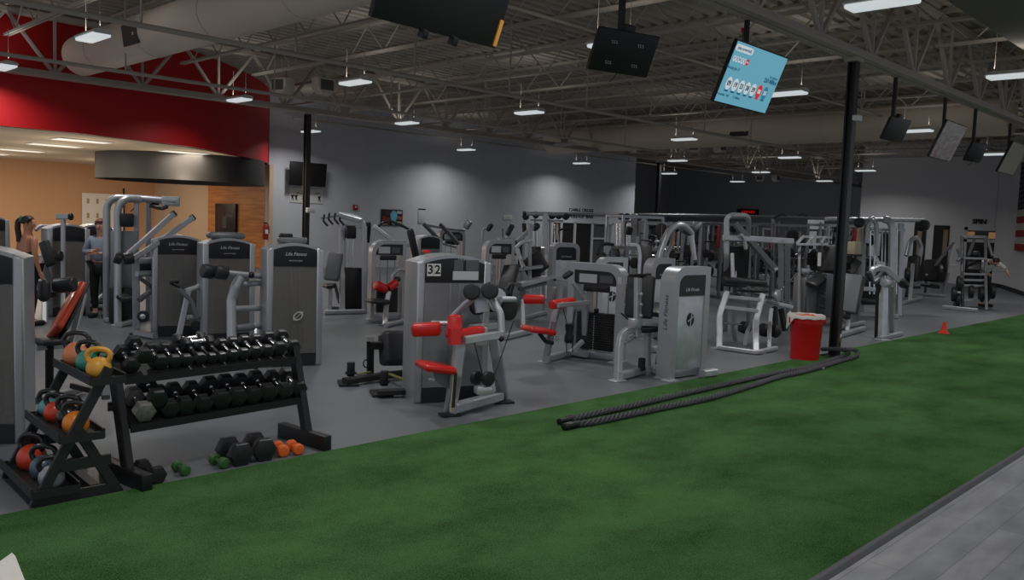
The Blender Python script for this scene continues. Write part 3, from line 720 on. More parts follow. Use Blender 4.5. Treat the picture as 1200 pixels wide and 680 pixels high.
# backs of screens
def back_tv(c, yaw, tilt, w, label, vents):
    t, r = tv(c, yaw, tilt, w, label, None, pole=False)
    a = r @ Vector((0, .09, 0)); L = TH-c[2]-a.z
    M().box((a.x, a.y, a.z+L/2), (.055, .055, L)).make('pole', BLACK, t)
    o = M().box((.0, .06, w*.575*.5-.02), (.14, .08, .16), bev=.01).make('mount_arm', BLACK, t); o.matrix_local = r @ o.matrix_basis
    if vents:
        for sx in (-.22, .22):
            for sz in (-.14, .14):
                mm = M()
                for k in range(3):
                    for q in range(2): mm.cyl((sx*w+(k-1)*.03+q*.012, -.002, sz*w-.02*q), (sx*w+(k-1)*.03+q*.012, .004, sz*w-.02*q), .007, n=8)
                o = mm.make('vent_holes', LOGO, t, smooth=False); o.matrix_local = r @ o.matrix_basis
    mm = M().sweep([(0, .0, -.22*w), (-.03, .0, -.34*w), (-.06, .02, -.42*w)], .006, n=6); o = mm.make('cable', CABLE, t); o.matrix_local = r @ o.matrix_basis
    return t
back_tv((7.493, 5.72, 3.744), -16.2, 26.8, .80, 'small black screen back with four vent patches hanging in the upper middle', True)
back_tv((14.546, 5.4, 3.624), -7, 23.3, .67, 'small square black screen back hanging first right of the black post', False)
back_tv((18.85, 5.4, 3.612), -8, 23, .68, 'small black screen back hanging between the two far lit screens', False)
tv((17.128, 5.4, 3.676), 1.3, 22.7, 1.25, 'far hanging screen showing a dim brown picture, nearer of the two', scene_mat('screen_picture', (86, 72, 62), (104, 108, 112), .36))
tv((21.5, 5.4, 3.70), 0, 22.5, 1.25, 'far hanging screen at the right edge showing a brown and teal picture', scene_mat('screen_picture_far', (92, 78, 62), (70, 86, 84), .36))
tv((25.6, 5.4, 3.66), 0, 22.5, 1.1, 'dark hanging screen at the extreme right edge below the brown picture', None)
# ================================================================== gym machines
BRAND = 'Life Fitness'
def arch(w, h, rise, n=14, inset=0.0):
    hw = w/2-inset; pts = []
    for k in range(n+1):
        x = hw-2*hw*k/n; pts.append((x, h-inset-rise*(x/(w/2))**2))
    return pts
def shroud_tower(t, w=.66, d=.42, h=1.52, cx=0.0, cy=0.0, rise=.085, body=None, logo=True, rz=0.0, mark=False):
    """weight tower: two silver columns under an arched top, charcoal cap, smoked cover, weights inside"""
    q = t if not rz else None
    X = Matrix.Translation((cx, cy, 0)) @ Matrix.Rotation(rz, 4, 'Z')
    def put(o): o.matrix_local = X @ o.matrix_basis; return o
    cw = .085; body = body or SHROUD
    for s in (-1, 1):
        m = M(); x = s*(w/2-cw/2); zt = h-rise*((abs(x)/(w/2))**2)
        m.prism([(x-cw/2, 0), (x+cw/2, 0), (x+cw/2, h-rise*(((abs(x+cw/2))/(w/2))**2)), (x-cw/2, h-rise*(((abs(x-cw/2))/(w/2))**2))], 0, d, 'y', bev=.022)
        put(m.make('side_column', SILVER, t, ang=50))
    m = M(); up_ = arch(w-.02, h, rise); m.prism(up_+[(x, z-.035) for x, z in up_[::-1]], .012, d-.012, 'y'); put(m.make('arched_top', SILVER, t))
    iw = w-2*cw+.01; caps = []
    for y0, y1 in ((-.006, .02), (d-.02, d+.006)):
        a_ = [(x, min(z, h-.034-rise*(x/(w/2))**2)) for x, z in arch(iw, h-.034, rise*(iw/w)**2)]
        m = M().prism(a_+[(-iw/2, h-.285), (iw/2, h-.285)], y0, y1, 'y', bev=.004); cp = put(m.make('cap_panel', CAP, t)); caps.append(cp)
        m = M(); m.box((0, (y0+y1)/2, (h-.285+.16)/2), (iw, .012, h-.285-.16))
        for sx in (-.05, .05): m.box((sx, (y0+y1)/2-.008*(1 if y0 < .1 else -1), (h-.285+.17)/2), (.022, .014, h-.285-.18), bev=.005)
        put(m.make('weight_cover', body, t))
        put(M().box((0, (y0+y1)/2, .08), (iw, .016, .15)).make('kick_panel', CAP, t))
    m = M()
    for k in range(12): m.box((0, d*.5, .19+k*.038), (.30, .16, .034), bev=.004, seg=1)
    put(m.make('weight_stack', STACK, t))
    put(M().box((0, d*.5, .09), (iw, d*.7, .1)).make('stack_base', CAP, t)); 
    for sx in (-.09, .09): put(M().cyl((sx, d*.5, .15), (sx, d*.5, h-.1), .011, n=8).make('guide_rod', CHROME, t))
    if logo:
        nest(put(text('logo_text', BRAND, .058, LOGO, t, Matrix.Translation((0, -.0085, h-.135)) @ FRONT, .001, shear=.3)), caps[0])
        nest(put(text('logo_text', 'SIGNATURE SERIES', .02, LOGO, t, Matrix.Translation((0, -.0085, h-.215)) @ FRONT, .001)), caps[0])
def rr(w, h, r, corners='both', n=7, r0=0.0):
    """outline of an upright with rounded top corners, from left foot over the top to the right foot"""
    pts = [(-w/2, 0)]
    if corners in ('both', 'left'):
        pts += [(-w/2+r-r*math.cos(math.pi/2*k/n), h-r+r*math.sin(math.pi/2*k/n)) for k in range(n+1)]
    else: pts.append((-w/2, h))
    if corners in ('both', 'right'):
        pts += [(w/2-r+r*math.sin(math.pi/2*k/n), h-r+r*math.cos(math.pi/2*k/n)) for k in range(n+1)]
    else: pts.append((w/2, h))
    pts.append((w/2, 0)); return pts
def frame_tower(t, w=.6, d=.14, h=1.42, cx=0, cy=0, rz=0.0, corners='both', r=.15, plate=True, tw=.075, disc=True, sidetext=None, number=None, logo=True, stackh=.46, stackw=.36, sign=True, silver=None):
    """inverted-U weight tower: closed by a silver plate, or open with rods and weights"""
    X = Matrix.Translation((cx, cy, 0)) @ Matrix.Rotation(rz, 4, 'Z')
    def put(o): o.matrix_local = X @ o.matrix_basis; return o
    SV = silver or SILVER
    out = rr(w, h, r, corners); inn = rr(w-2*tw, h-tw, max(r-tw*.7, .02), corners)
    m = M(); n = len(out)
    A = [m.bm.verts.new((x, 0, z)) for x, z in out]; B = [m.bm.verts.new((x, 0, z)) for x, z in inn]
    A2 = [m.bm.verts.new((x, d, z)) for x, z in out]; B2 = [m.bm.verts.new((x, d, z)) for x, z in inn]
    for i in range(n-1):
        m.bm.faces.new((A[i], A[i+1], B[i+1], B[i])); m.bm.faces.new((A2[i+1], A2[i], B2[i], B2[i+1]))
        m.bm.faces.new((A[i+1], A[i], A2[i], A2[i+1])); m.bm.faces.new((B[i], B[i+1], B2[i+1], B2[i]))
    m.bm.faces.new((A[0], B[0], B2[0], A2[0])); m.bm.faces.new((B[-1], A[-1], A2[-1], B2[-1]))
    put(m.make('frame', SV, t))
    for s in (-1, 1): put(M().box((s*(w/2-tw/2), d/2, .006), (tw+.03, d+.05, .012), bev=.003).make('foot', PLATE, t))
    put(M().box((0, d/2, .06), (w-tw, d*.5, .09), bev=.006).make('base_beam', SV, t))
    iw = w-2*tw
    if plate:
        put(M().box((0, .02, (h*.74+.12)/2), (iw+.004, .014, h*.74-.12), bev=.003).make('cover_plate', PLATE, t))
        put(M().box((0, .022, .12+h*.22), (iw*.97, .014, h*.36), bev=.003).make('lower_plate', mat('plate_dark', (150, 152, 156), .45, .55, noise=.15, nscale=5), t))
        cap_ = [(x, z) for x, z in rr(iw+.004, h-tw+.002, max(r-tw*.7, .02), corners) if z > h*.5]
        cpp = put(M().prism([(-iw/2, h*.745)]+cap_+[(iw/2, h*.745)], .004, .03, 'y').make('cap_panel', CAP, t))
        if logo: nest(put(text('logo_text', BRAND, .052*iw/.45, LOGO, t, Matrix.Translation((0, .001, h*.745+.075)) @ FRONT, .001, shear=.3)), cpp)
        if disc:
            dm = M().prism([(.07*math.cos(2*math.pi*k/28), h*.53+.085*math.sin(2*math.pi*k/28)) for k in range(28)], .006, .012, 'y'); eo = put(dm.make('emblem', INK, t, smooth=False))
            em = M()
            em.prism([(-.012, h*.53-.085), (.004, h*.53-.085), (.022, h*.53+.08), (.006, h*.53+.08)], .002, .006, 'y'); em.prism([(.01, h*.53+.0), (.055, h*.53+.028), (.05, h*.53+.044), (.012, h*.53+.02)], .002, .006, 'y'); em.prism([(-.055, h*.53-.03), (-.006, h*.53-.008), (-.006, h*.53+.012), (-.058, h*.53-.014)], .002, .006, 'y')
            nest(put(em.make('emblem_mark', PLATE, t, smooth=False)), eo)
    else:
        put(M().prism([(-iw/2, h-tw-.2)]+[(x, z) for x, z in rr(iw, h-tw+.002, max(r-tw*.7, .02), corners) if z > h*.6]+[(iw/2, h-tw-.2)], .02, .05, 'y').make('sign_panel', CAP, t))
        if sign: put(M().box((-iw*.18, .016, h-tw-.11), (iw*.42, .008, .12)).make('instruction_card', mat('card_grey', (196, 198, 200), .6), t)); put(M().box((iw*.25, .016, h-tw-.11), (iw*.3, .006, .10)).make('instruction_card', mat('card_dark', (90, 92, 96), .6), t))
        put(M().box((0, .06, h-tw-.25), (iw*.6, .07, .09), bev=.015).make('pulley_block', BLACK, t))
        for sx in (-.11, 0, .11): put(M().cyl((sx*iw/.4, .08, .12), (sx*iw/.4, .08, h-tw-.22), .010 if sx else .006, n=8).make('guide_rod' if sx else 'cable', CHROME if sx else CABLE, t))
        m = M(); k = 0; z = .125
        while z < .125+stackh: m.box((0, .08, z+.0155), (min(stackw, iw*.94), .11, .029), bev=.003, seg=1); z += .033
        ws = put(m.make('weight_stack', STACK, t))
        m = M()
        for k in range(int(stackh/.033)): m.box((0, .023, .141+k*.033), (.012, .004, .012))
        nest(put(m.make('pin_holes', LOGO, t, smooth=False)), ws)
        put(M().cyl((0, .08, .125+stackh), (0, .08, .19+stackh), .035, n=14, bev=.01).make('stack_cap', BLACK, t))
    if sidetext is not None:
        side, z = sidetext
        mx = Matrix.Translation((side*(w/2+.0015), d/2, z)) @ Matrix.Rotation(side*R(90), 4, 'Z') @ FRONT @ Matrix.Rotation(R(90), 4, 'Z')
        put(text('side_text', BRAND, .085, INK, t, mx, .001, shear=.25, sx=1.15))
    if number:
        s_, px_, pz_ = number
        nc = put(M().box((px_, -.003, pz_), (.05, .006, .045*len(s_))).make('number_card', WHITE, t))
        for k, ch in enumerate(s_): q_ = text('number_text', ch, .045, INK, t, Matrix.Translation((px_, -.0075, pz_+(.022 if k == 0 else -.022)*(len(s_) > 1))) @ FRONT, .0008); put(q_); nest(q_, nc)
def feet(m, pts, w=.12, d=.07):
    for p in pts: M().box((p[0], p[1], .01), (w, d, .02), bev=.005).make('foot', BLACKM, m.o)
RZV = R(-45)

# ---- 1. tower at the left edge, with its seat behind
m = Mach('leg_curl_machine', 'near weight tower cut by the left edge, with orange red back pad behind it', 'gym machine', (1.735, 7.42, 0), R(-27))
shroud_tower(m.o, .70, .40, 1.54)
m.pad('backrest', (61, 394, 1.1), (91, 340, 1.45), .40, .075, ORANGEV, face=Vector((-1, -.35, .3)), bev=.03)
m.pad('backrest_shell', (70, 396, 1.15), (97, 340, 1.5), .38, .03, BLACK, face=Vector((-1, -.35, .3)))
m.roll('roller_pad', (64, 335.5, 1.0), (88, 333, 1.0), .068, VINYL)
m.pad('hip_pad', (51.5, 354, .9), (51.5, 327, .9), .10, .12, VINYL, face=Vector((0, -1, 0)))
m.tube('lever_arm', [(44, 339, .9), (66, 337, 1.0)], .025)
m.pad('seat', (40, 400, 1.0), (72, 398, 1.2), .36, .06, VINYL, bev=.025)
m.bar('seat_beam', [(40, 407, 1.0), (78, 404, 1.3)], .07, .06, SILVER)
m.bar('rear_post', [(84, 402, 1.35), (98, 345, 1.6)], .06, .05, SILVER)
m.bar('base_beam', [(44, 470, .9), m.g(98, 455, .05)], .08, .06, SILVD)
m.bar('seat_post', [(58, 404, 1.1), m.g(58, 466, .05)], .07, .06, BLACK)
m.bar('side_handle', [(122, 418, 1.2), (124, 466, 1.0)], .07, .09, SILVD)
m.bar('handle_beam', [(84, 452, 1.2), (124, 462, 1.1)], .05, .05, BLACK)

# ---- 2. three towers behind the dumbbell rack
m = Mach('hip_machine', 'rightmost of the three tall weight towers behind the dumbbell rack', 'gym machine', (5.555, 9.10, 0), R(-18))
shroud_tower(m.o, .69, .42, 1.52)
t = text('emblem_text', '\u00d8', .16, LOGO, m.o, Matrix.Translation((.02, -.016, .62)) @ FRONT, .001, shear=.3)
m.roll('roller_pad', (237, 317, -.35), (250, 319, -.25), .088); m.roll('roller_pad', (252, 318, -.35), (266, 320, -.25), .088)
m.tube('roller_bar', [(262, 319, -.25), (296, 323, -.05), (313, 325, .1)], .034); m.roll('bar_end_cap', (292, 322, -.12), (297, 323, -.08), .042, BLACK)
m.tube('bent_post', [(282, 325, -.15), (276, 336, -.2), (271, 352, -.2), m.g(272, 432, .01)], .058, rad=.12)
for a, b in (((277, 334, -.15), (314, 331, .15)), ((273, 362, -.2), (314, 361, .15)), ((279, 384, -.2), (314, 382, .15))): m.tube('cross_tube', [a, b], .036)
m.roll('knee_pad', (276, 385, -.25), (298, 383, -.1), .045, GREYV); m.bar('seat_post', [(299, 386, -.05), m.g(300, 432, .01)], .05, .05)
M().box((0, .21, 1.55), (.34, .2, .07), bev=.02).make('top_tray', SILVD, m.o); M().box((-.08, .2, 1.60), (.16, .12, .06), bev=.02).make('top_pulley', BLACK, m.o)
m = Mach('back_extension_machine', 'middle of the three tall weight towers behind the dumbbell rack', 'gym machine', (5.74, 11.13, 0), R(-14))
shroud_tower(m.o, .72, .42, 1.50)
m.bar('slanted_leg', [(221, 340, -.2), (209, 396, -.3)], .075, .06); m.bar('lever_arm', [(207, 337, -.3), (224, 352, -.2), (231, 372, -.15)], .07, .06, SILVD, rad=.1)
m.tube('lever_handle', [(200, 332, -.4), (211, 337, -.3)], .02, BLACK); m.roll('handle_grip', (199, 330, -.42), (204, 332, -.38), .035, BLACK); m.roll('handle_grip', (205, 329, -.3), (210, 331, -.28), .032, BLACK)
m.tube('cross_tube', [(217, 342, -.2), (240, 334, 0)], .04); m.tube('cross_tube', [(220, 372, -.2), (240, 372, .0)], .035); m.disc('pulley', (230, 382, -.05), (.3, 1, 0), .075, .04, RUBBER)
m.bar('base_beam', [m.g(209, 398, .05), m.g(240, 404, .05)], .08, .07, SILVER); M().box(tuple(m.g(208, 398, .012)), (.14, .14, .024), bev=.01).make('foot', BLACKM, m.o)
M().box((0, .25, 1.53), (.5, .3, .09), bev=.04).make('rear_hood', SILVD, m.o)
m = Mach('row_machine', 'leftmost of the three tall weight towers, with long slanted lever arms', 'gym machine', (5.48, 12.20, 0), R(-20))
shroud_tower(m.o, .70, .42, 1.50)
m.bar('lever_arm', [(142, 305, -.5), (172, 279, -.3), (203, 251, 0)], .085, .07, SILVER); m.bar('lever_arm', [(155, 304, -.4), (185, 285, -.2), (226, 255, .1)], .085, .07, SILVER)
m.roll('arm_cap', (201, 252.5, 0), (206, 249, .02), .05, BLACK); m.roll('arm_cap', (223, 257, .1), (228, 253.5, .12), .05, BLACK)
m.roll('roller_pad', (134, 301, -.55), (143, 304, -.5), .085); m.roll('roller_pad', (144, 304, -.5), (156, 302, -.42), .088)
m.bar('front_post', [(159, 300, -.3), m.g(160, 392, .01)], .10, .08); m.tube('cross_tube', [(160, 306, -.3), (182, 305, 0)], .045); m.tube('cross_tube', [(160, 321, -.3), (182, 321, 0)], .045)
m.bar('brace', [(163, 352, -.3), (182, 337, 0)], .08, .06, SILVD); m.bar('brace', [(164, 326, -.25), (180, 338, 0)], .05, .05, SILVD); m.disc('pulley', (168, 371, -.2), (.3, 1, 0), .085, .05, RUBBER); m.disc('pulley_hub', (167.5, 371, -.25), (.3, 1, 0), .04, .03, CHROME)
m.roll('thigh_pad', (160, 313, -.1), (176, 312, .1), .09); m.bar('base_beam', [m.g(160, 390, .05), m.g(182, 394, .05)], .09, .08); M().box(tuple(m.g(158.5, 391, .012)), (.16, .14, .024), bev=.01).make('foot', BLACKM, m.o)

# ---- 3. bent-tube cable station by the studio
m = Mach('cable_station', 'tall silver cable station of two bent tubes in front of the whiteboard', 'gym machine', (140, 379), R(-28))
m.tube('bent_tube', [m.g(125, 376, .01), (125, 300, .0), (125, 241, .0), (133, 231.5, .0), (160, 232.5, .15), (206, 236, .3)], .058, rad=.25, n=14)
m.tube('bent_tube', [m.g(138, 381, .01), (138, 300, -.15), (138, 243, -.15), (146, 233, -.1), (165, 234, .1)], .058, rad=.25, n=14)
m.bar('rear_post', [m.g(160, 378, .01), (160, 238, .1)], .075, .06); m.bar('rear_post', [m.g(174, 372, .01), (174, 236, .4)], .085, .07)
M().box(tuple(m.p(200, 236, .3)), (.28, .14, .16), bev=.02).make('beam_end', PLATE, m.o); m.roll('cable_pulley', (182, 240, .25), (182, 236, .35), .06, BLACK); m.bar('hanging_handles', [(176, 241, .2), (187, 244, .2), (197, 242, .25)], .05, .06, BLACK)
m.tube('grip', [(184, 243, .2), (190, 245.5, .2), (196, 243, .2)], .02, BLACK)
M().box(tuple(m.p(149, 258, -.1)), (.2, .16, .22), bev=.03).make('pulley_head', BLACK, m.o); m.bar('cable', [(153, 248, 0), (163, 238, .2)], .015, .015, CABLE)
M().box(tuple(m.p(146, 314, .05)), (.40, .14, 1.2), bev=.01).make('weight_cover', SHROUDG, m.o); M().box(tuple(m.p(146, 357, .0)), (.44, .2, .55), bev=.01).make('weight_stack', STACK, m.o)
m.bar('base_beam', [m.g(124, 375, .04), m.g(160, 377, .04)], .1, .07); m.bar('base_beam', [m.g(139, 381, .04), m.g(175, 372, .04)], .1, .07); M().box(tuple(m.g(138.5, 381, .012)), (.2, .14, .024), bev=.006).make('foot', PLATE, m.o)
m.pad('seat', (141, 346, -.3), (152, 352, -.3), .3, .08, VINYL)

# ---- 4. studio-side towers near the two people
m = Mach('chest_machine', 'pair-left weight tower with a silver T post, beside the woman in the studio', 'gym machine', (5.02, 15.35, 0), R(-4))
shroud_tower(m.o, .66, .45, 1.56, logo=False)
m.tube('post', [m.g(74, 384, .0), (74, 345, -.4), (74, 256, -.4)], .038); m.bar('post_head', [(67, 254, -.4), (83, 254, -.4)], .09, .09); m.roll('head_cap', (81, 254, -.42), (85, 254, -.42), .06, BLACK)
m.pad('backrest', (60, 312, -.3), (51, 282, -.3), .2, .1, VINYL, face=Vector((-1, -.5, 0))); m.bar('arm', [(50, 303, -.3), (62, 303, -.1)], .06, .08); m.bar('slanted_brace', [(52, 312, -.3), (62, 340, -.2)], .09, .05, SILVD)
m.roll('knee_pad', (66, 300, -.5), (72, 300, -.5), .09, VINYL); m.pad('seat', (44, 346, -.4), (60, 345, -.2), .36, .08, VINYL); m.bar('seat_post', [(52, 347, -.3), m.g(52, 380, .0)], .08, .08)
m = Mach('chest_machine', 'pair-right weight tower touching the left one, in front of the sitting man', 'gym machine', (5.68, 15.86, 0), R(-4))
shroud_tower(m.o, .62, .45, 1.56, logo=False)
m.bar('side_handle', [(99, 308, -.5), (107, 312, -.4), (112, 309, -.3)], .05, .05, PLATE); m.bar('seat_beam', [(99, 348, -.4), (112, 352, -.3), (122, 344, -.2)], .05, .05, PLATE, rad=.1)
m.bar('footrest', [(92, 357, -.5), (122, 359, -.3)], .06, .05)
m = Mach('pulldown_machine', 'dark arched weight tower behind the woman in the studio', 'gym machine', (4.62, 18.6, 0), R(-10))
shroud_tower(m.o, .75, .45, 1.62, logo=False)
m.bar('top_bar', [(42, 270, -.4), (47, 265, -.3), (68, 266, -.2)], .06, .06)

# ---- 5. machine 32
m = Mach('lateral_raise_machine', 'machine with a 32 card on its tower and bright red arm pads and seat', 'gym machine', (5.775, 6.43, 0), R(-22))
shroud_tower(m.o, .80, .46, 1.52, body=SHROUDG, logo=False)
for k, ch in enumerate('32'):
    nc = M().box((-.27+.074*k, -.012, 1.365), (.070, .004, .125)).make('number_card', WHITE, m.o); nest(text('number_text', ch, .125, INK, m.o, Matrix.Translation((-.27+.074*k, -.0155, 1.365)) @ FRONT, .0008, off=.003), nc)
M().box((.11, -.012, 1.31), (.28, .004, .09)).make('instruction_card', mat('card_grey', (196, 198, 200), .6), m.o)
M().box((.03, -.012, 1.415), (.10, .004, .11)).make('instruction_card', mat('card_dark', (90, 92, 96), .6), m.o); M().box((.18, -.012, 1.415), (.14, .004, .11)).make('instruction_card', MATS['card_dark'], m.o)
text('logo_text', BRAND, .035, LOGO, m.o, Matrix.Translation((.1, -.0085, 1.475)) @ FRONT, .001, shear=.3)
M().box((-.25, .2, 1.54), (.08, .06, .03), bev=.01).make('red_knob', RED, m.o)
# roller heads, arms
m.roll('shoulder_roller', (552.5, 341.5, -.62), (553.5, 342.5, -.47), .084); m.roll('shoulder_roller', (573.5, 340.5, -.62), (574.5, 341.5, -.47), .084)
m.tube('arm_tube', [(556, 349, -.45), (545, 357, -.4), (532, 370, -.35)], .034); m.tube('arm_tube', [(576, 349, -.45), (587, 368, -.5), (588, 390, -.55), (583, 395, -.58)], .036, rad=.2)
m.bar('pivot_bracket', [(562, 347, -.42), (565, 366, -.42)], .13, .05, PLATE, up=(0, 1, 0)); m.disc('cam_disc', (583, 352, -.2), (.35, -1, 0), .12, .02, PLATE); m.disc('counter_disc', (596, 363, -.1), (.35, -1, 0), .11, .05, RUBBER); m.disc('counter_disc', (560, 358, -.15), (.35, -1, 0), .1, .05, RUBBER); m.tube('pivot_shaft', [(587, 351, -.25), (603, 351, -.1)], .03, PLATE)
m.pad('arm_pad', (482.5, 387, -.62), (517, 385, -.62), .125, .16, RED, face=Vector((0, -1, 0)), bev=.035)
m.pad('chest_pad', (531, 397, -.75), (534, 369, -.72), .155, .10, RED, face=Vector((-.6, -1, .1)), bev=.03, taper=.82)
m.pad('arm_pad', (528, 394, -.85), (566, 387.5, -.62), .10, .10, RED, bev=.025); m.bar('arm_pad_end', [(533, 385, -.88), (533, 404, -.88)], .12, .07, RED)
m.bar('arm_bar', [(544, 399, -.88), (588, 392, -.6)], .055, .075, PLATE); m.roll('bar_grip', (584, 394, -.62), (590, 399, -.62), .03, BLACK); m.tube('left_arm_tube', [(505, 379, -.55), (530, 379, -.5)], .025, PLATE)
m.bar('inner_beam', [(552, 385, -.3), (580, 382, -.1)], .09, .07); M().box(tuple(m.p(563, 394, -.3)), (.12, .1, .18), bev=.01).make('carriage', PLATE, m.o)
m.pad('seat', (492, 428, -.82), (529, 432.5, -.68), .34, .075, RED, bev=.035, taper=1.0); 
qd = M(); c = m.p(530, 432.5, -.70); pts = [(c.x, c.z)]+[(c.x-.19*math.cos(R(a)), c.z-.19*math.sin(R(a))) for a in range(0, 91, 10)]; qd.prism(pts, c.y-.012, c.y+.012, 'y'); qd.make('seat_quadrant', SILVD, m.o)
m.bar('seat_post', [m.g(527, 484, .0), (534, 440, -.72), (540, 398, -.7)], .11, .10, SILVER); m.bar('post_inlay', [(528.6, 482, -.80), (532.2, 437, -.80)], .02, .012, WOODP, up=(0, 1, 0)); m.bar('post_scale', [(531, 478, -.81), (534, 437, -.80)], .03, .012, BLACK, up=(0, 1, 0))
m.bar('base_beam', [m.g(531, 479, .08), m.g(586, 464, .08)], .10, .10, SILVER); m.bar('rear_leg', [m.g(590, 470, .0), (583, 420, -.3), (578, 392, -.3)], .11, .08, SILVER)
for u, v in ((527, 486), (590, 471)): M().box(tuple(m.g(u, v, .012)), (.2, .14, .026), bev=.01).make('foot', BLACKM, m.o)
m.tube('cable', [(556, 402, -.4), (567, 446, -.5)], .006, CABLE); m.tube('cable', [(602, 376, -.2), (578, 444, -.5)], .006, CABLE)
m.disc('pulley', (558, 443, -.48), (.5, -1, 0), .068, .05, RUBBER); m.disc('pulley', (572, 444, -.52), (.4, -1, 0), .072, .05, RUBBER); M().box(tuple(m.p(566, 457, -.5)), (.16, .12, .08), bev=.02).make('pulley_bracket', PLATE, m.o)
m.bar('card_holder', [(492.5, 456, -.02), (492.5, 442, -.02)], .03, .02, WHITE, up=(0, 1, 0)); m.bar('release_tag', [(502, 444.5, -.6), (509, 445.5, -.6)], .025, .02, WHITE)

# ---- 6. low black hip thrust bench left of 32
m = Mach('hip_thrust_bench', 'low black padded bench with band pegs on the floor left of machine 32', 'gym machine', (450, 452), R(-30))
m.pad('backrest', (447, 408.5, .3), (486, 408, .55), .40, .24, VINYL, face=Vector((-.5, -1, .25)), bev=.06)
m.bar('post', [m.g(434, 437, .02), (434, 398, .25)], .085, .07, BLACK); m.bar('post_bracket', [(434, 405, .25), (447, 405, .3)], .07, .09, BLACK)
m.tube('side_hook', [(431, 421, .2), (426, 423, .15), (426, 430, .15), (431, 431, .2)], .008, BLACK, rad=.04)
m.bar('base_arm', [m.g(404, 447, .06), m.g(452, 440, .06), m.g(484, 436.5, .06)], .10, .07, BLACKM, rad=.1); m.bar('base_arm', [m.g(443, 460, .06), m.g(483, 458.5, .06)], .10, .06, BLACKM)
m.bar('base_strip', [m.g(455, 438, .10), m.g(484, 449, .10)], .05, .015, mat('olive_band', (112, 112, 60), .6)); m.bar('base_strip', [m.g(418, 439, .09), m.g(434, 436, .1)], .05, .012, MATS['olive_band'])
for u, v in ((411, 441), (450, 452)):
    p = m.g(u, v, .08); M().cyl(p, p+Vector((0, 0, .16)), .045, n=16, bev=.008).cyl(p+Vector((0, 0, .03)), p+Vector((0, 0, .05)), .065, n=16).make('band_peg', BLACK, m.o)
for u, v in ((408, 449), (447, 461)): M().box(tuple(m.g(u, v, .015)), (.22, .3, .03), bev=.01).make('foot_plate', BLACKM, m.o)

# ---- 7. machine 15 with open weights
m = Mach('pec_fly_machine', 'machine with a 15 card, open weight stack and red roller pads and red seat', 'gym machine', (9.22, 7.36, 0), R(-79))
frame_tower(m.o, .86, .2, 1.34, corners='right', r=.22, plate=False, tw=.10, sidetext=(1, .86), number=('15', .375, 1.13), stackh=.52, stackw=.56)
m.roll('roller_pad', (613.5, 351, -.75), (638, 351, -.75), .062, RED); m.pad('backrest', (645, 359, -.4), (650, 336, -.4), .2, .09, GREYV, face=Vector((-1, -.6, .2)))
m.roll('roller_pad', (646.5, 357.5, -.8), (671, 353.5, -.4), .062, RED); m.bar('arm_bar', [(654, 358, -.82), (690, 354.5, -.1)], .045, .06); m.bar('link_arm', [(671, 331, -.3), (687, 354, -.1)], .05, .05); m.pad('head_pad', (660, 326, -.3), (671, 318, -.3), .14, .07, VINYL)
m.pad('seat', (616.5, 385, -.75), (645, 389, -.55), .34, .075, RED, bev=.03); m.bar('seat_bracket', [(632, 391, -.6), (640, 401, -.55), (648, 402, -.5)], .05, .05, BLACK); m.disc('adjust_knob', (652, 397, -.6), (.3, -1, 0), .03, .04, CHROME)
m.bar('seat_post', [m.g(639, 424, .0), (645, 395, -.5), (653, 360, -.5)], .085, .07); m.bar('post_slot', [(645.5, 394, -.56), (649, 377, -.56)], .07, .02, SILVD, up=(0, 1, 0)); m.bar('base_beam', [m.g(641, 420, .06), m.g(669, 413, .06), m.g(688, 416, .06)], .09, .08)
m.bar('side_leg', [m.g(686, 418, .0), (686, 355, -.05)], .09, .08); m.bar('gusset', [(668, 414, -.2), (683, 400, -.1)], .06, .06); m.tube('cable', [(660, 362, -.3), (665, 382, -.3)], .006, CABLE); m.tube('cable', [(675, 362, -.3), (670, 382, -.3)], .006, CABLE)
wp = M(); c = m.p(667, 390, -.3); wp.lathe([(.05, -.14), (.065, -.12), (.065, -.06), (.048, 0), (.06, .07), (.062, .12), (.045, .13)], c, n=18); wp.make('counterweight', RUBBER, m.o); m.tube('cable', [(664, 400, -.3), (664, 414, -.25)], .006, CABLE); m.tube('cable', [(671, 400, -.3), (671, 414, -.25)], .006, CABLE)
for u, v in ((638, 424), (720, 425)): M().box(tuple(m.g(u, v, .008)), (.16, .12, .016), bev=.004).make('foot', PLATE, m.o)

# ---- 8. shoulder press, its plated tower towards the turf
m = Mach('shoulder_press_machine', 'silver plated tower with round emblem at the turf edge, black seat behind', 'gym machine', (9.11, 5.72, 0), R(-5))
frame_tower(m.o, .72, .22, 1.40, corners='left', r=.2, plate=True, tw=.10, sidetext=(-1, .83))
m.bar('rear_foot', [m.g(823, 438, .06), m.g(838, 436, .06)], .1, .09, PLATE)
m.bar('front_hoop', [m.g(724, 446, .0), (725.5, 408, -.25), (728, 392, -.2), (737, 387, -.1), (748, 387, 0)], .09, .08, SILVER, rad=.25); m.bar('base_beam', [m.g(726, 441, .06), m.g(760, 432, .06)], .09, .09); m.bar('base_beam', [m.g(760, 432, .06), m.g(786, 438, .06)], .09, .09); m.bar('mid_post', [m.g(758.5, 439, .0), (758.5, 390, .1)], .09, .08)
m.pad('backrest', (748, 373, .2), (752, 323, .25), .36, .09, VINYL, face=Vector((1, .7, .0)), bev=.03); m.bar('back_post', [(747, 395, -.05), (747.5, 326, .0)], .10, .06, SILVER)
for v in (345, 357, 370): m.disc('bolt', (751.5, v, -.05), (0, 1, 0), .022, .03, PLATE, n=12)
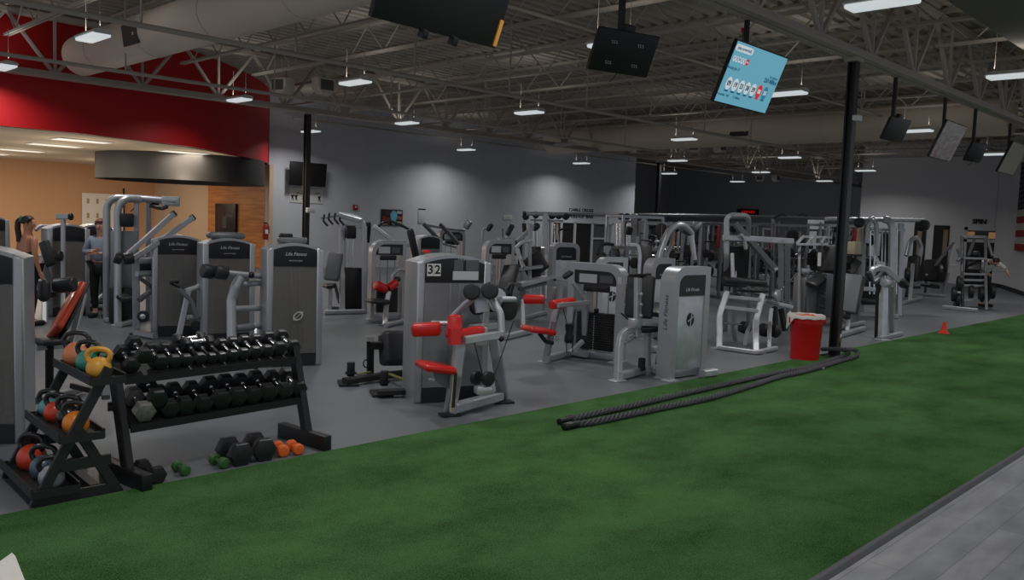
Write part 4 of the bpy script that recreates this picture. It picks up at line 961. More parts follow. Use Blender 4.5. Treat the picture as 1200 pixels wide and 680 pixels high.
m.pad('seat', (761, 369, .35), (779, 357, .5), .34, .07, VINYL); m.pad('lower_pad', (747, 386, .0), (785, 384, .1), .12, .10, VINYL); m.bar('seat_beam', [(740, 379, -.1), (785, 381, .1)], .07, .05, SILVER); m.bar('lever', [(728, 367, -.1), (740, 378, -.1)], .025, .025, BLACK); M().box(tuple(m.p(744, 379, -.1)), (.16, .12, .12), bev=.02).make('pivot_block', PLATE, m.o)
m.bar('press_arm', [(738, 323, .0), (762, 322, .3)], .035, .035, BLACK); m.bar('step_leg', [m.g(770, 426, .0), (776, 394, .5)], .07, .05); m.bar('step_leg', [(785, 425, .4), (782, 400, .6)], .06, .05); m.bar('step', [(771, 412, .35), (785, 414, .4)], .06, .09); m.bar('front_strut', [(731, 403, -.2), (742, 397, 0)], .03, .03)
M().box(tuple(m.p(752, 427, -.0)), (.07, .07, .16), bev=.01).make('stop_block', BLACKM, m.o)
for u, v in ((723, 446), (785, 446)): M().box(tuple(m.g(u, v, .008)), (.2, .14, .016), bev=.004).make('foot', PLATE, m.o)

# ---- 9. plated tower behind the shoulder press, and one behind machine 15
m = Mach('press_machine', 'silver plated tower standing directly behind the shoulder press tower', 'gym machine', (11.9, 8.05, 0), R(-8))
frame_tower(m.o, .56, .2, 1.36, corners='left', r=.18, plate=True, tw=.09, sidetext=(-1, .9), disc=False); m.pad('seat', (770, 383, -.2), (785, 379, .2), .36, .08, VINYL); m.bar('seat_post', [(776, 386, 0), m.g(776, 408, .0)], .08, .08); m.bar('base_beam', [m.g(764, 410, .05), m.g(800, 403, .05)], .09, .08)
m = Mach('press_machine', 'silver plated tower with round emblem standing right behind machine 15', 'gym machine', (11.05, 8.45, 0), R(-30))
frame_tower(m.o, .50, .2, 1.36, corners='left', r=.16, plate=True, tw=.08); m.bar('press_arm', [(700, 298, .3), (706, 285, .4), (719, 287, .5)], .05, .05, BLACK, rad=.2); m.bar('base_beam', [m.g(735, 396, .05), m.g(748, 390, .05)], .08, .08)
m.bar('arm_bar', [(738, 287, .3), (748, 287, .3), (750, 300, .3), (749, 322, .3)], .06, .06, PLATE, rad=.15)
# ================================================================== second row and the far half of the gym
def plates(mm, c, ax, rs, n=2, t=.05):
    c = Vector(c); ax = Vector(ax).normalized()
    for k in range(n): p = c+ax*t*k*1.1; mm.cyl(p-ax*t/2, p+ax*t/2, rs, n=22, bev=.01)
# ---- lat pulldown column left of machine 32's row
m = Mach('lat_pulldown_machine', 'tall grey pulldown column with dangling handles, left of the small tower with red pads', 'gym machine', (9.45, 14.0, 0), R(-24))
m.bar('upright', [m.g(401, 366, .0), (401, 270, .1), (404, 262, .1)], .11, .09); m.bar('upright', [m.g(427, 367, .0), (427, 268, 0), (423, 258, 0), (412, 254, .05), (398, 252, .1)], .10, .09, rad=.15)
m.bar('top_beam', [(398, 252, .1), (424, 259, .0)], .1, .1); m.bar('cross_beam', [(398, 266, .1), (427, 266, 0)], .06, .06); m.bar('rear_arm', [(427, 264, .0), (433, 262, .3), (431, 284, .4)], .07, .07, BLACK)
for u in (408, 414): m.tube('guide_rod', [(u, 268, .1), (u, 350, .1)], .012, CHROME, rad=0)
M().box(tuple(m.p(411, 272, .05)), (.2, .16, .26), bev=.03).make('carriage', BLACK, m.o); M().box(tuple(m.p(414, 338, .12)), (.40, .18, .82), bev=.01).make('weight_stack', STACK, m.o); M().box(tuple(m.p(412, 319, .05)), (.12, .1, .12), bev=.02).make('stack_cap', BLACK, m.o)
m.bar('base_beam', [m.g(380, 366, .05), m.g(427, 365, .05)], .1, .08); m.bar('base_beam', [m.g(386, 362, .05), m.g(412, 358, .05)], .08, .08)
m.pad('backrest', (388, 329, -.2), (394, 296, -.1), .30, .12, GREYV, face=Vector((-.6, -1, .2)), bev=.04); m.pad('seat', (380, 336, -.2), (392, 334, -.1), .34, .08, VINYL); m.bar('seat_post', [(387, 338, -.15), m.g(386, 366, .0)], .08, .06); m.bar('seat_brace', [(392, 332, -.1), (398, 355, .1)], .06, .05, SILVD)
for k, (u, v) in enumerate(((380, 252), (386, 250), (393, 250), (399, 251))): m.tube('hanging_handle', [(u, v, .1), (u-1, v+7, .05), (u+4, v+13, .05)], .022, BLACK, rad=.03, n=8)
m.tube('top_rod', [(376, 256, .1), (404, 252, .1)], .018, CHROME)

m = Mach('bicep_machine', 'small rounded weight tower with two red pads, standing left behind machine 32', 'gym machine', (9.62, 12.36, 0), R(-14))
frame_tower(m.o, .68, .18, 1.46, cx=-.12, corners='left', r=.24, plate=False, tw=.075, stackh=.46, stackw=.4)
m.roll('roller_pad', (440, 334, -.5), (451.5, 339, -.35), .085, RED); m.roll('roller_pad', (455, 338, -.3), (465, 331, -.2), .075, RED); m.roll('roller_hub', (450, 339, -.35), (454, 341, -.33), .06, BLACK); m.pad('elbow_pad', (460, 330, -.2), (468, 326, -.1), .14, .1, VINYL)
m.pad('seat', (431, 353, -.5), (454, 353, -.3), .34, .07, VINYL); m.bar('seat_post', [m.g(451, 382, .0), (453, 356, -.35), (456, 342, -.3)], .09, .07); m.tube('hoop', [(459, 333, -.2), (460, 322, -.2), (466, 316, -.15), (490, 315.5, .1)], .035, rad=.12)
m.bar('base_beam', [m.g(452, 381, .05), m.g(490, 372, .05)], .08, .06); m.bar('base_beam', [m.g(430, 376, .05), m.g(448, 374, .05)], .08, .06); M().box(tuple(m.g(451, 381, .01)), (.3, .12, .02)).make('foot', SILVD, m.o)
m = Mach('pullover_machine', 'grey rounded tower with dark head and slanted pressing arms, just left of machine 32', 'gym machine', (11.75, 13.9, 0), R(-14))
shroud_tower(m.o, .60, .42, 1.52, logo=False, body=SHROUDG)
m.bar('lever_arm', [(438, 265, -.5), (452, 276, -.4), (466, 287, -.3), (490, 287, -.2)], .10, .09, PLATE, rad=.2); m.pad('arm_pad', (480, 268, -.6), (488, 303, -.5), .16, .12, VINYL, face=Vector((-1, -.3, .2)))
m.tube('arch_bar', [(440, 269, -.3), (448, 261, -.3), (458, 259, -.2), (472, 265, -.2), (481, 270, -.2)], .03, BLACK, rad=.15); m.bar('slanted_leg', [(466, 325, -.4), (478, 352, -.5)], .10, .06, SILVD); m.bar('slanted_leg', [(474, 325, -.4), (484, 352, -.5)], .08, .06, SILVD); m.pad('seat', (474, 352, -.5), (492, 352, -.4), .34, .08, VINYL); m.bar('base_beam', [m.g(470, 362, .05), m.g(500, 360, .05)], .08, .06)
# ---- behind 32 on the right
m = Mach('abdominal_machine', 'white-carded rounded tower just behind machine 32, with an angled black bench beside it', 'gym machine', (11.55, 11.45, 0), R(-18))
frame_tower(m.o, .62, .18, 1.52, cx=-.1, corners='left', r=.2, plate=False, tw=.07)
m.pad('backrest', (590, 347, -.6), (600, 311, -.3), .34, .10, VINYL, face=Vector((-1, -.5, .3)), bev=.03); m.bar('curved_handle', [(591, 339, -.7), (599, 331, -.6), (612, 337, -.5)], .05, .04, SILVD, rad=.1); m.tube('handle_grip', [(591, 339, -.7), (595, 334, -.65)], .025, BLACK)
m.bar('seat_frame', [(594, 352, -.4), (620, 343, -.1)], .06, .05); m.bar('base_beam', [m.g(592, 395, .05), m.g(622, 388, .05)], .10, .08); m.bar('base_post', [m.g(613, 390, .0), (613, 338, -.1)], .09, .08, SILVD); m.bar('cross_bar', [(594, 379, -.2), (619, 376, -.1)], .05, .05)
m.bar('top_frame', [(608, 334, -.3), (640, 326, .0)], .22, .09, PLATE); m.bar('top_frame_under', [(608, 339, -.3), (640, 332, 0)], .08, .06, SILVD)
m = Mach('pulldown_machine', 'silver plated tower behind the angled black bench, dark cap without a card', 'gym machine', (13.35, 13.0, 0), R(-16))
frame_tower(m.o, .60, .18, 1.52, corners='none', r=.1, plate=True, tw=.06, logo=True, disc=False)
m.pad('arm_pad', (594, 276, .1), (601, 263, .2), .12, .14, VINYL, face=Vector((-1, -1, 0))); m.bar('arm', [(592, 284, .1), (597, 268, .2)], .05, .04); m.tube('rod', [(589, 268, .2), (589, 280, .2)], .02, SILVD)
m = Mach('tricep_machine', 'tower with black card panel at its top, behind the white-carded rounded tower', 'gym machine', (13.0, 14.6, 0), R(-16))
frame_tower(m.o, .66, .18, 1.66, corners='both', r=.16, plate=False, tw=.07)
for a, b, c in (((497, 263), (506, 272), (517, 284)), ((516, 263), (526, 273), (537, 286))): m.bar('padded_arm', [(a[0], a[1], -.3), (b[0], b[1], -.4), (c[0], c[1], -.5)], .08, .08, VINYL)
m.bar('arm_link', [(500, 264, -.3), (522, 268, -.2), (545, 270, 0)], .05, .05, SILVD); m.bar('lower_link', [(512, 284, -.4), (535, 290, -.3)], .06, .05, SILVD); m.pad('screen_pad', (545, 268, .2), (551, 259, .2), .16, .1, SILVD, face=Vector((-1, -1, .4))); m.pad('roller_pad', (571, 271, .2), (577, 262, .2), .12, .13, VINYL, face=Vector((-1, -1, 0))); m.tube('arm', [(565, 283, .2), (566, 268, .2), (573, 267, .2)], .03, rad=.08)
# ---- plated tower in the middle with a slanted bench in front
m = Mach('leg_extension_machine', 'wide silver plated tower with dark cap in the middle, behind the red roller machine', 'gym machine', (661, 363), R(-20))
frame_tower(m.o, .68, .2, 1.46, corners='both', r=.16, plate=True, tw=.09, disc=False)
m.bar('front_arm', [(645, 325, -.5), (668, 329, -.4)], .12, .08, PLATE); m.disc('bolt', (650, 328, -.56), (.3, -1, 0), .03, .04, BLACK, n=12); m.bar('front_post', [(657, 332, -.4), (656, 352, -.4)], .1, .08)
m = Mach('incline_press_machine', 'slanted black bench with curved silver arms, left of the wide plated tower', 'gym machine', (621, 372), R(-25))
m.pad('backrest', (633, 321, .2), (620, 300, .3), .5, .09, VINYL, face=Vector((-1, -.4, .6))); m.bar('curved_arm', [(604, 291, .2), (612, 283, .2), (623, 282, .3)], .09, .07, PLATE, rad=.2); m.bar('curved_arm', [(606, 292, .1), (610, 306, .0), (614, 314, -.1)], .08, .06, PLATE, rad=.2)
m.bar('slanted_arm', [(606, 283, .4), (626, 265, .5)], .10, .08, SILVER); m.pad('grip_pad', (624, 269, .5), (632, 263, .55), .14, .16, VINYL, face=Vector((-1, -1, 0))); m.bar('upright', [m.g(621, 371, .0), (621, 262, .3)], .07, .06); m.bar('seat_beam', [(606, 316, -.1), (640, 312, .2)], .08, .07); m.bar('rear_post', [m.g(637, 366, .0), (636, 290, .4)], .07, .06); m.bar('base_beam', [m.g(612, 373, .05), m.g(640, 366, .05)], .08, .07)
m.disc('weight_plate', (609, 310, .1), (1, -.4, 0), .15, .08, RUBBER); m.pad('side_pad', (597, 302, .3), (603, 307, .3), .14, .1, VINYL)
# ---- cable crossover with the long bar
m = Mach('cable_crossover', 'wide cable crossover whose long top bar carries dark lettering, before the back wall', 'gym machine', (18.6, 15.0, 0), R(-24))
m.tube('long_bar', [(614, 250.5, -.5), (680, 251.5, .1), (747, 252.5, .7)], .055, rad=0); m.roll('bar_end', (613, 250.5, -.5), (616, 250.5, -.48), .07, BLACK)
m.bar('upright', [m.g(637, 352, .0), (638, 300, -.3), (639, 250, -.3)], .16, .10, SILVER); m.bar('upright', [m.g(742, 346, .0), (743, 252, .6)], .16, .12, SILVER)
for u, w_ in ((644, 'p'), (627, 'p')):
    m.bar('slim_post', [(u, 340, -.1), (u, 256, -.1)], .05, .05)
for u in (626, 630, 644, 650, 654, 723, 727, 731, 735): m.tube('guide_rod', [(u, 262, 0), (u, 338, 0)], .016, CHROME, rad=0, n=6)
for u, v in ((616, 254), (628, 252), (647, 253), (655, 253), (663, 254), (728, 254), (735, 254)): m.disc('cable_pulley', (u, v, -.1), (.4, 1, 0), .10, .06, BLACK, n=14)
m.tube('hanging_grip', [(614, 262, -.4), (614.5, 272, -.4)], .06, BLACKM, rad=0); m.tube('cable', [(614, 254, -.4), (614, 262, -.4)], .008, CABLE, rad=0)
M().box(tuple(m.p(630, 310, 0)), (.3, .3, 1.0), bev=.01).make('weight_stack', STACK, m.o); M().box(tuple(m.p(728, 320, .5)), (.36, .3, .9), bev=.01).make('weight_stack', STACK, m.o)
m.bar('cross_rail', [(622, 258, -.2), (660, 259, .1)], .05, .05)
tx = m.p(680, 249.5, .0)
mt = Matrix.Translation(tx) @ Matrix.Rotation(R(-2), 4, 'Z') @ FRONT
text('sign_text', 'CABLE CROSS', .12, INK, m.o, mt @ Matrix.Translation((0, .07, .07)), .01, off=.003); text('sign_text', 'PULL-UP BAR', .13, INK, m.o, mt @ Matrix.Translation((0, -.11, .07)), .01, off=.003)
m.tube('swing_handle', [(655, 270, -.3), (664, 267, -.3), (671, 271, -.3)], .03, BLACK, rad=.1); m.tube('wood_rod', [(653, 262, .1), (653, 281, .1)], .04, WOODP, rad=0)
# ---- tall bent frame behind the shoulder press
m = Mach('chin_dip_tower', 'tall bent grey frame rising behind the shoulder press tower', 'gym machine', (764, 385), R(-20))
m.tube('bent_frame', [m.g(762, 388, .0), (768, 330, .1), (773, 298, .2), (783, 271, .3), (795, 263, .4), (804, 266, .5), (810, 274, .6)], .065, rad=.4); m.tube('bent_frame', [m.g(779, 382, .0), (781, 330, .5), (781, 298, .6), (788, 286, .6)], .05, rad=.2)
m.tube('arm', [(810, 274, .6), (812, 290, .6), (814, 305, .6)], .05, PLATE, rad=0); m.bar('arm_grip', [(800, 271, .5), (806, 274, .55), (812, 275, .6)], .06, .06, BLACK, rad=.1); m.pad('padded_head', (812, 270, .7), (822, 262, .8), .12, .12, GREYV, face=Vector((-1, -1, 0)))
for v in (283, 290, 300): m.tube('rung', [(768, v, .2), (776, v, .3)], .025, SILVER, rad=0)
m.pad('backrest', (771, 322, .4), (778, 308, .5), .3, .09, VINYL, face=Vector((-1, -.3, .2))); m.bar('base_beam', [m.g(762, 387, .05), m.g(781, 381, .05)], .09, .08)
# ---- leg press / smith station near the bin
m = Mach('smith_station', 'grey smith frame with stepped lower rack and barbell, left of the red bin', 'gym machine', (868, 404), R(-20))
m.bar('upright', [m.g(850, 388, .0), (851.5, 300, .3), (851.5, 256, .3), (856, 253, .3), (862, 253, .35)], .085, .08, rad=.12); m.bar('upright', [m.g(877, 380, .0), (877, 256, .5), (873, 253, .5), (858, 253, .4)], .085, .08, rad=.12)
m.bar('cross_beam', [(848, 278.5, .25), (888, 280.5, .4), (929, 283, .5)], .10, .10, PLATE); m.bar('upright', [m.g(915, 385, .0), (915, 283, .4)], .09, .08, PLATE); m.bar('upright', [m.g(923, 380, .0), (923, 286, .6)], .09, .08)
m.bar('diagonal_beam', [(861, 262, .3), (886, 290, .4), (908, 316, .5)], .10, .10, SILVD); m.tube('beam_end', [(904, 312, .5), (909, 317, .5)], .06, PLATE, rad=0)
m.roll('padded_roller', (848, 328.5, -.2), (897, 332.5, .1), .065, VINYL); m.pad('lower_pad', (866, 340, .2), (897, 341, .4), .2, .06, VINYL); m.bar('handle_post', [(858, 297, .1), (859, 330, .0)], .05, .05, PLATE); m.bar('handle_hook', [(868, 275, .2), (872, 279, .25), (874, 292, .3)], .05, .05, PLATE, rad=.1)
m.bar('front_leg', [m.g(843, 408, .0), (843, 370, -.15), (852, 342, .0)], .095, .07, PLATE, rad=.3); m.bar('front_leg', [m.g(886, 415, .0), (885.5, 378, -.15), (894, 345, .0)], .095, .07, PLATE, rad=.3)
m.bar('rung', [(851, 347.5, -.02), (891, 351.5, -.05)], .06, .06, PLATE); m.bar('rung', [(848, 360, -.1), (888, 364.5, -.12)], .06, .06, PLATE); m.bar('rear_leg', [m.g(862, 400, .0), (858.5, 384, .2), (861, 365, .1)], .06, .05, SILVER, rad=.2); m.bar('rear_leg', [m.g(873, 406, .0), (874.5, 391, .1), (882, 376, .0)], .06, .05, SILVER, rad=.2); m.bar('rear_leg', [m.g(901, 409, .0), (902, 380, .2), (904, 362, .3)], .07, .06, SILVER, rad=.2)
m.bar('base_beam', [m.g(842, 407, .04), m.g(887, 413, .04), m.g(909, 408, .04)], .08, .06, PLATE); M().box(tuple(m.g(887, 414, .008)), (.25, .14, .016)).make('foot', PLATE, m.o); M().box(tuple(m.g(843, 408, .008)), (.25, .14, .016)).make('foot', PLATE, m.o)
m.tube('barbell', [(846, 378, .1), (870, 381, .15), (906, 389, .3)], .018, CHROME, rad=0)
for a, b, r in (((868.5, 382.5), (877, 386), .10), ((892, 386), (899.5, 388), .11), ((904, 387), (911, 389), .11)): m.roll('weight_plate', (a[0], a[1], .15), (b[0], b[1], .2), r, RUBBER)
m.bar('lettered_beam', [(897, 353, .3), (927, 360, .5)], .11, .06, PLATE); p = m.p(904, 354.5, .24); text('beam_text', 'Leverage', .09, INK, m.o, Matrix.Translation(p) @ Matrix.Rotation(R(-25), 4, 'Z') @ FRONT @ Matrix.Rotation(R(-12), 4, 'Z'), .002, sx=.8)
m.disc('pulley', (911, 346.5, .3), (.5, -1, 0), .10, .05, PLATE); m.tube('cable', [(912, 344, .3), (936, 318, .9)], .008, CHROME, rad=0); m.bar('dark_linkage', [(908, 360, .4), (909, 384, .3)], .08, .08, BLACKM); m.bar('dark_linkage', [(915, 362, .5), (920, 388, .5)], .08, .08, BLACKM); m.roll('hub', (905, 388, .3), (914, 386, .4), .05, CHROME)
M().box(tuple(m.p(862, 312, .6)), (.42, .2, .7), bev=.02).make('black_pad', BLACKM, m.o); m.tube('guide_rod', [(862, 290, .5), (862, 325, .5)], .015, CHROME, rad=0)  # plain matte black box between the uprights
# ---- machine right behind the bin
m = Mach('seated_row_station', 'grey cabinet machine with white cross frame on top, right behind the red bin', 'gym machine', (948, 382), R(-20))
M().box(tuple(m.p(946, 350, .35)), (.52, .35, .9), bev=.05).make('weight_cover', SHROUDG, m.o); m.bar('cover_edge', [(936, 322, .1), (936, 384, .1)], .06, .06); m.bar('cover_edge', [(946, 320, .1), (946, 384, .1)], .05, .05, SILVD)
m.bar('top_frame', [(934, 286, .2), (941, 277.5, .3), (973, 278.5, .6)], .05, .05, PLATE, rad=.05); m.bar('top_frame', [(934, 286.5, .1), (970, 286.5, .4)], .05, .05, PLATE); m.bar('top_frame', [(946, 286, .2), (953, 278, .4)], .05, .05, PLATE); m.bar('top_frame', [(962, 286, .3), (967, 278, .5)], .05, .05, PLATE)
m.bar('upright', [m.g(935, 384, .0), (937, 286, .3)], .06, .06, SILVD); m.pad('backrest', (950, 335, -.1), (966, 321, .2), .26, .12, VINYL, face=Vector((-1, -.6, .8))); m.pad('upper_pad', (972, 320, .4), (973, 286, .5), .5, .14, VINYL, face=Vector((-1, -.6, 0))); m.bar('white_card', [(960, 312, .1), (960.5, 296, .1)], .08, .02, WHITE, up=(0, 1, 0)); M().box(tuple(m.p(942, 318, .2)), (.22, .16, .12), bev=.03).make('pulley_block', SILVER, m.o)
m.tube('hanging_cable', [(939, 318, .3), (938, 300, .3), (942, 290, .3)], .03, BLACKM, rad=.1)
text('side_text', BRAND, .16, INK, m.o, Matrix.Translation(m.p(965, 342, .0)) @ Matrix.Rotation(R(-20), 4, 'Z') @ FRONT @ Matrix.Rotation(R(90), 4, 'Z'), .002, shear=.25)
M().box(tuple(m.p(965, 346, .18)), (.18, .3, .9), bev=.02).make('side_cover', SILVD, m.o)
# ---- bench right of the black post
m = Mach('adjustable_bench', 'grey upright bench cushion standing right behind the tall black post', 'bench', (993, 387), R(-20))
m.pad('backrest', (989, 366, -.05), (998, 322, .25), .42, .11, GREYV, face=Vector((-1, -.8, .25)), bev=.03); m.pad('backrest_shell', (993, 366, .05), (1003, 323, .35), .4, .04, BLACK, face=Vector((-1, -.8, .25))); m.roll('roller', (987, 369, -.1), (994, 371, .0), .07, VINYL); m.bar('rear_post', [m.g(993, 388, .0), (996, 362, .1)], .08, .07); m.bar('base_beam', [m.g(984, 393, .05), m.g(1012, 385, .05)], .10, .08, SILVER); m.bar('base_beam', [m.g(984, 384, .05), m.g(1012, 378, .05)], .08, .07, SILVER)
M().box((0, 0, 0), (.34, .28, .27), bev=.01).make('x', mat('card_tan', (176, 166, 140), .8), None).name = 'cardboard_box'
bx = bpy.data.objects['cardboard_box']; bx.location = V(998, 290.5, m.d0+1.35); tag(bx, 'pale tan box seen right beside the black post above the bench', 'box')
m2 = Mach('storage_rack', 'dark storage rack holding the tan box behind the tall black post', 'rack', G(995, 377), R(-20))
m2.bar('shelf', [(988, 299.5, m.d0+1.35-m2.d0), (1006, 299, m.d0+1.35-m2.d0)], .4, .04, BLACK); m2.bar('upright', [m2.g(989, 378, .0), (989, 284, .1)], .06, .06, SILVD); m2.bar('upright', [m2.g(1006, 376, .0), (1005, 284, .1)], .06, .06, SILVD); m2.pad('dark_pad', (990, 318, .0), (1001, 302, .1), .4, .08, VINYL, face=Vector((-1, -1, .3))); m2.bar('hanging_strap', [(1005, 284, .1), (1007, 268, .2)], .07, .05, mat('strap_tan', (150, 130, 104), .7))
# ---- cable column and bench right
m = Mach('calf_machine', 'silver column with folded grey arms, at the turf edge right of the black post', 'gym machine', (1033, 397), R(-15))
m.bar('column', [m.g(1034, 398, .0), (1036, 332, -.0)], .14, .12, PLATE); m.bar('column_side', [m.g(1028, 396, .0), (1030, 333, .0)], .05, .1, CAP); m.bar('rear_post', [m.g(1045, 390, .0), (1044, 335, .3)], .08, .07); m.bar('base_beam', [m.g(1030, 397, .04), m.g(1056, 391, .04)], .09, .07); M().box(tuple(m.g(1034, 398.5, .015)), (.2, .2, .03), bev=.008).make('foot', PLATE, m.o)
m.bar('head_arm', [(1020, 324, -.1), (1025, 314, -.1), (1038, 315, 0), (1053, 329, .1)], .11, .10, SILVER, rad=.15); m.bar('head_arm', [(1024, 331, .0), (1034, 321, .1), (1046, 320, .2)], .09, .08, SILVD, rad=.1); m.pad('shoulder_pad', (1054, 327, .1), (1062, 337, .15), .2, .12, VINYL); m.pad('shoulder_pad', (1017, 318, -.1), (1021, 330, -.1), .16, .1, VINYL); m.roll('pivot', (1036, 332, -.1), (1042, 332, .1), .08, PLATE)
m = Mach('multi_station', 'tall multi-station cable tower with long top bar, right of the black post', 'gym machine', (1030, 369), R(-35))
m.tube('top_bar', [(968, 256.5, -.6), (1030, 257.5, 0), (1084, 258.5, .6)], .05, PLATE, rad=0); m.roll('bar_pulley', (1079, 264, .5), (1083, 264, .65), .15, BLACK); m.tube('pulley_link', [(1081, 258, .55), (1081, 264, .55)], .03, SILVER, rad=0)
m.bar('upright', [m.g(1009, 367, .0), (1012, 270, -.2), (1017, 259, -.2), (1023, 256, -.1)], .11, .10, rad=.25); m.tube('hoop', [(1016, 285, -.3), (1017, 265, -.3), (1022, 257, -.3), (1027, 263, -.3), (1028, 300, -.3)], .05, rad=.2)
m.bar('upright', [(1045, 322, -.1), (1046, 268, -.1), (1043, 259, -.1), (1036, 257, -.1)], .16, .10, PLATE, rad=.25); m.bar('upright', [m.g(1053, 370, .0), (1056, 262, .2)], .12, .10); m.bar('cross_bar', [(1013, 268, -.2), (1060, 270, .2)], .07, .07)
for u in (1020, 1025, 1034, 1038, 1051): m.tube('guide_rod', [(u, 270, 0), (u-1, 345, 0)], .02, CHROME, rad=0, n=6)
M().box(tuple(m.p(1018, 335, .2)), (.4, .3, .9), bev=.01).make('weight_stack', STACK, m.o); M().box(tuple(m.p(1037, 290, .2)), (.18, .2, .7), bev=.05).make('punch_pad', VINYL, m.o); m.bar('lower_cross', [(1005, 338, -.3), (1030, 340, -.2)], .1, .1, PLATE); m.pad('seat', (1008, 352, -.5), (1030, 354, -.4), .4, .1, VINYL); m.bar('base_beam', [m.g(1005, 368, .05), m.g(1053, 371, .05)], .12, .1)
m.disc('pulley', (1007, 261, -.4), (.4, 1, 0), .12, .06, BLACK)
m = Mach('chest_press_machine', 'leaning grey press machine behind the multi-station, before the far wall openings', 'gym machine', (1068, 352), R(-30))
m.bar('curved_arm', [(1062, 300, .0), (1066, 283, .1), (1074, 277, .2), (1080, 290, .3), (1076, 310, .2)], .12, .1, SILVER, rad=.3); m.bar('leg', [m.g(1066, 354, .0), (1070, 310, .1)], .1, .1, SILVER); m.bar('leg', [m.g(1062, 348, .0), (1066, 318, .1)], .1, .08, SILVD); m.pad('backrest', (1068, 330, .1), (1072, 300, .2), .36, .12, VINYL, face=Vector((-1, -.6, .1))); m.pad('seat', (1064, 336, -.1), (1074, 336, .0), .4, .1, VINYL); m.disc('weight_plate', (1063, 322, -.1), (1, -.6, 0), .2, .1, RUBBER); m.bar('base_beam', [m.g(1058, 355, .05), m.g(1080, 350, .05)], .1, .08)
m = Mach('plate_loaded_press', 'dark seat with slanted grey arms in front of the doorway at the far wall', 'gym machine', (1092, 347), R(-30))
m.bar('slanted_leg', [m.g(1105, 347, .0), (1111, 320, .0)], .09, .08); m.bar('lever', [(1096, 312, .1), (1108, 295, .0), (1118, 284, -.1)], .09, .08, SILVD); m.bar('post', [(1111, 320, .0), (1113, 305, .0), (1117, 286, 0)], .1, .08, rad=.2); m.pad('backrest', (1091, 330, .2), (1093, 304, .3), .5, .14, VINYL, face=Vector((-1, -.6, 0))); m.pad('seat', (1084, 334, .1), (1096, 336, .2), .5, .12, VINYL); m.bar('base_beam', [m.g(1082, 345, .05), m.g(1108, 347, .05)], .1, .08); m.bar('peg', [(1113, 311, .0), (1123, 311, .1)], .05, .05); m.bar('frame_leg', [m.g(1084, 344, .0), (1086, 322, .2)], .08, .08, SILVD)
m.disc('weight_plate', (1101, 320, -.1), (1, -.6, 0), .28, .1, RUBBER)
# ---- ladder-like hack squat by the SPIN door
m = Mach('hack_squat_machine', 'laddered grey plate machine standing in front of the far door marked SPIN', 'gym machine', (1142, 362), R(-30))
m.bar('frame_post', [m.g(1128, 361, .0), (1127.5, 318, .2), (1127.5, 277, .6)], .075, .07, SILVD); m.bar('frame_post', [m.g(1156, 364, .0), (1155, 318, .2), (1155, 277, .6)], .075, .07, SILVD); m.bar('top_bar', [(1127, 277, .6), (1156, 278, .6)], .08, .08, SILVER)
for v, w_ in ((303, .25), (321.5, .15), (328.5, .12), (335, .1), (352.5, .05)): m.bar('rung', [(1129, v-.4, w_), (1156, v+.4, w_)], .07, .06, SILVER)
m.bar('slanted_rail', [(1135, 300, .3), (1142, 280, .6)], .07, .06, SILVD); m.bar('slanted_rail', [(1156, 278, .6), (1163, 300, .5)], .06, .06, SILVER); m.bar('base_beam', [m.g(1105, 360, .05), m.g(1146, 364, .05)], .10, .1, SILVER); m.bar('slanted_leg', [m.g(1118, 358, .0), (1124, 342, .0)], .08, .08)
for i, (u, v, r) in enumerate(((1124, 333, .22), (1118, 345, .2), (1122, 352, .18), (1150, 345, .22), (1163, 342, .2), (1138, 342, .18))): m.disc('weight_plate', (u, v, .1), (1, -.7, 0), r, .1, RUBBER)
m.tube('handle', [(1122, 292, .2), (1126, 302, .2), (1122, 306, .2)], .04, SILVD, rad=.1); m.pad('shoulder_pad', (1138, 298, .4), (1148, 298, .4), .2, .16, VINYL); m.pad('backrest', (1141, 318, .3), (1142, 300, .5), .35, .12, VINYL, face=Vector((-1, -1, .2))); m.bar('peg', [(1163, 318, .1), (1178, 318, .2)], .05, .05)
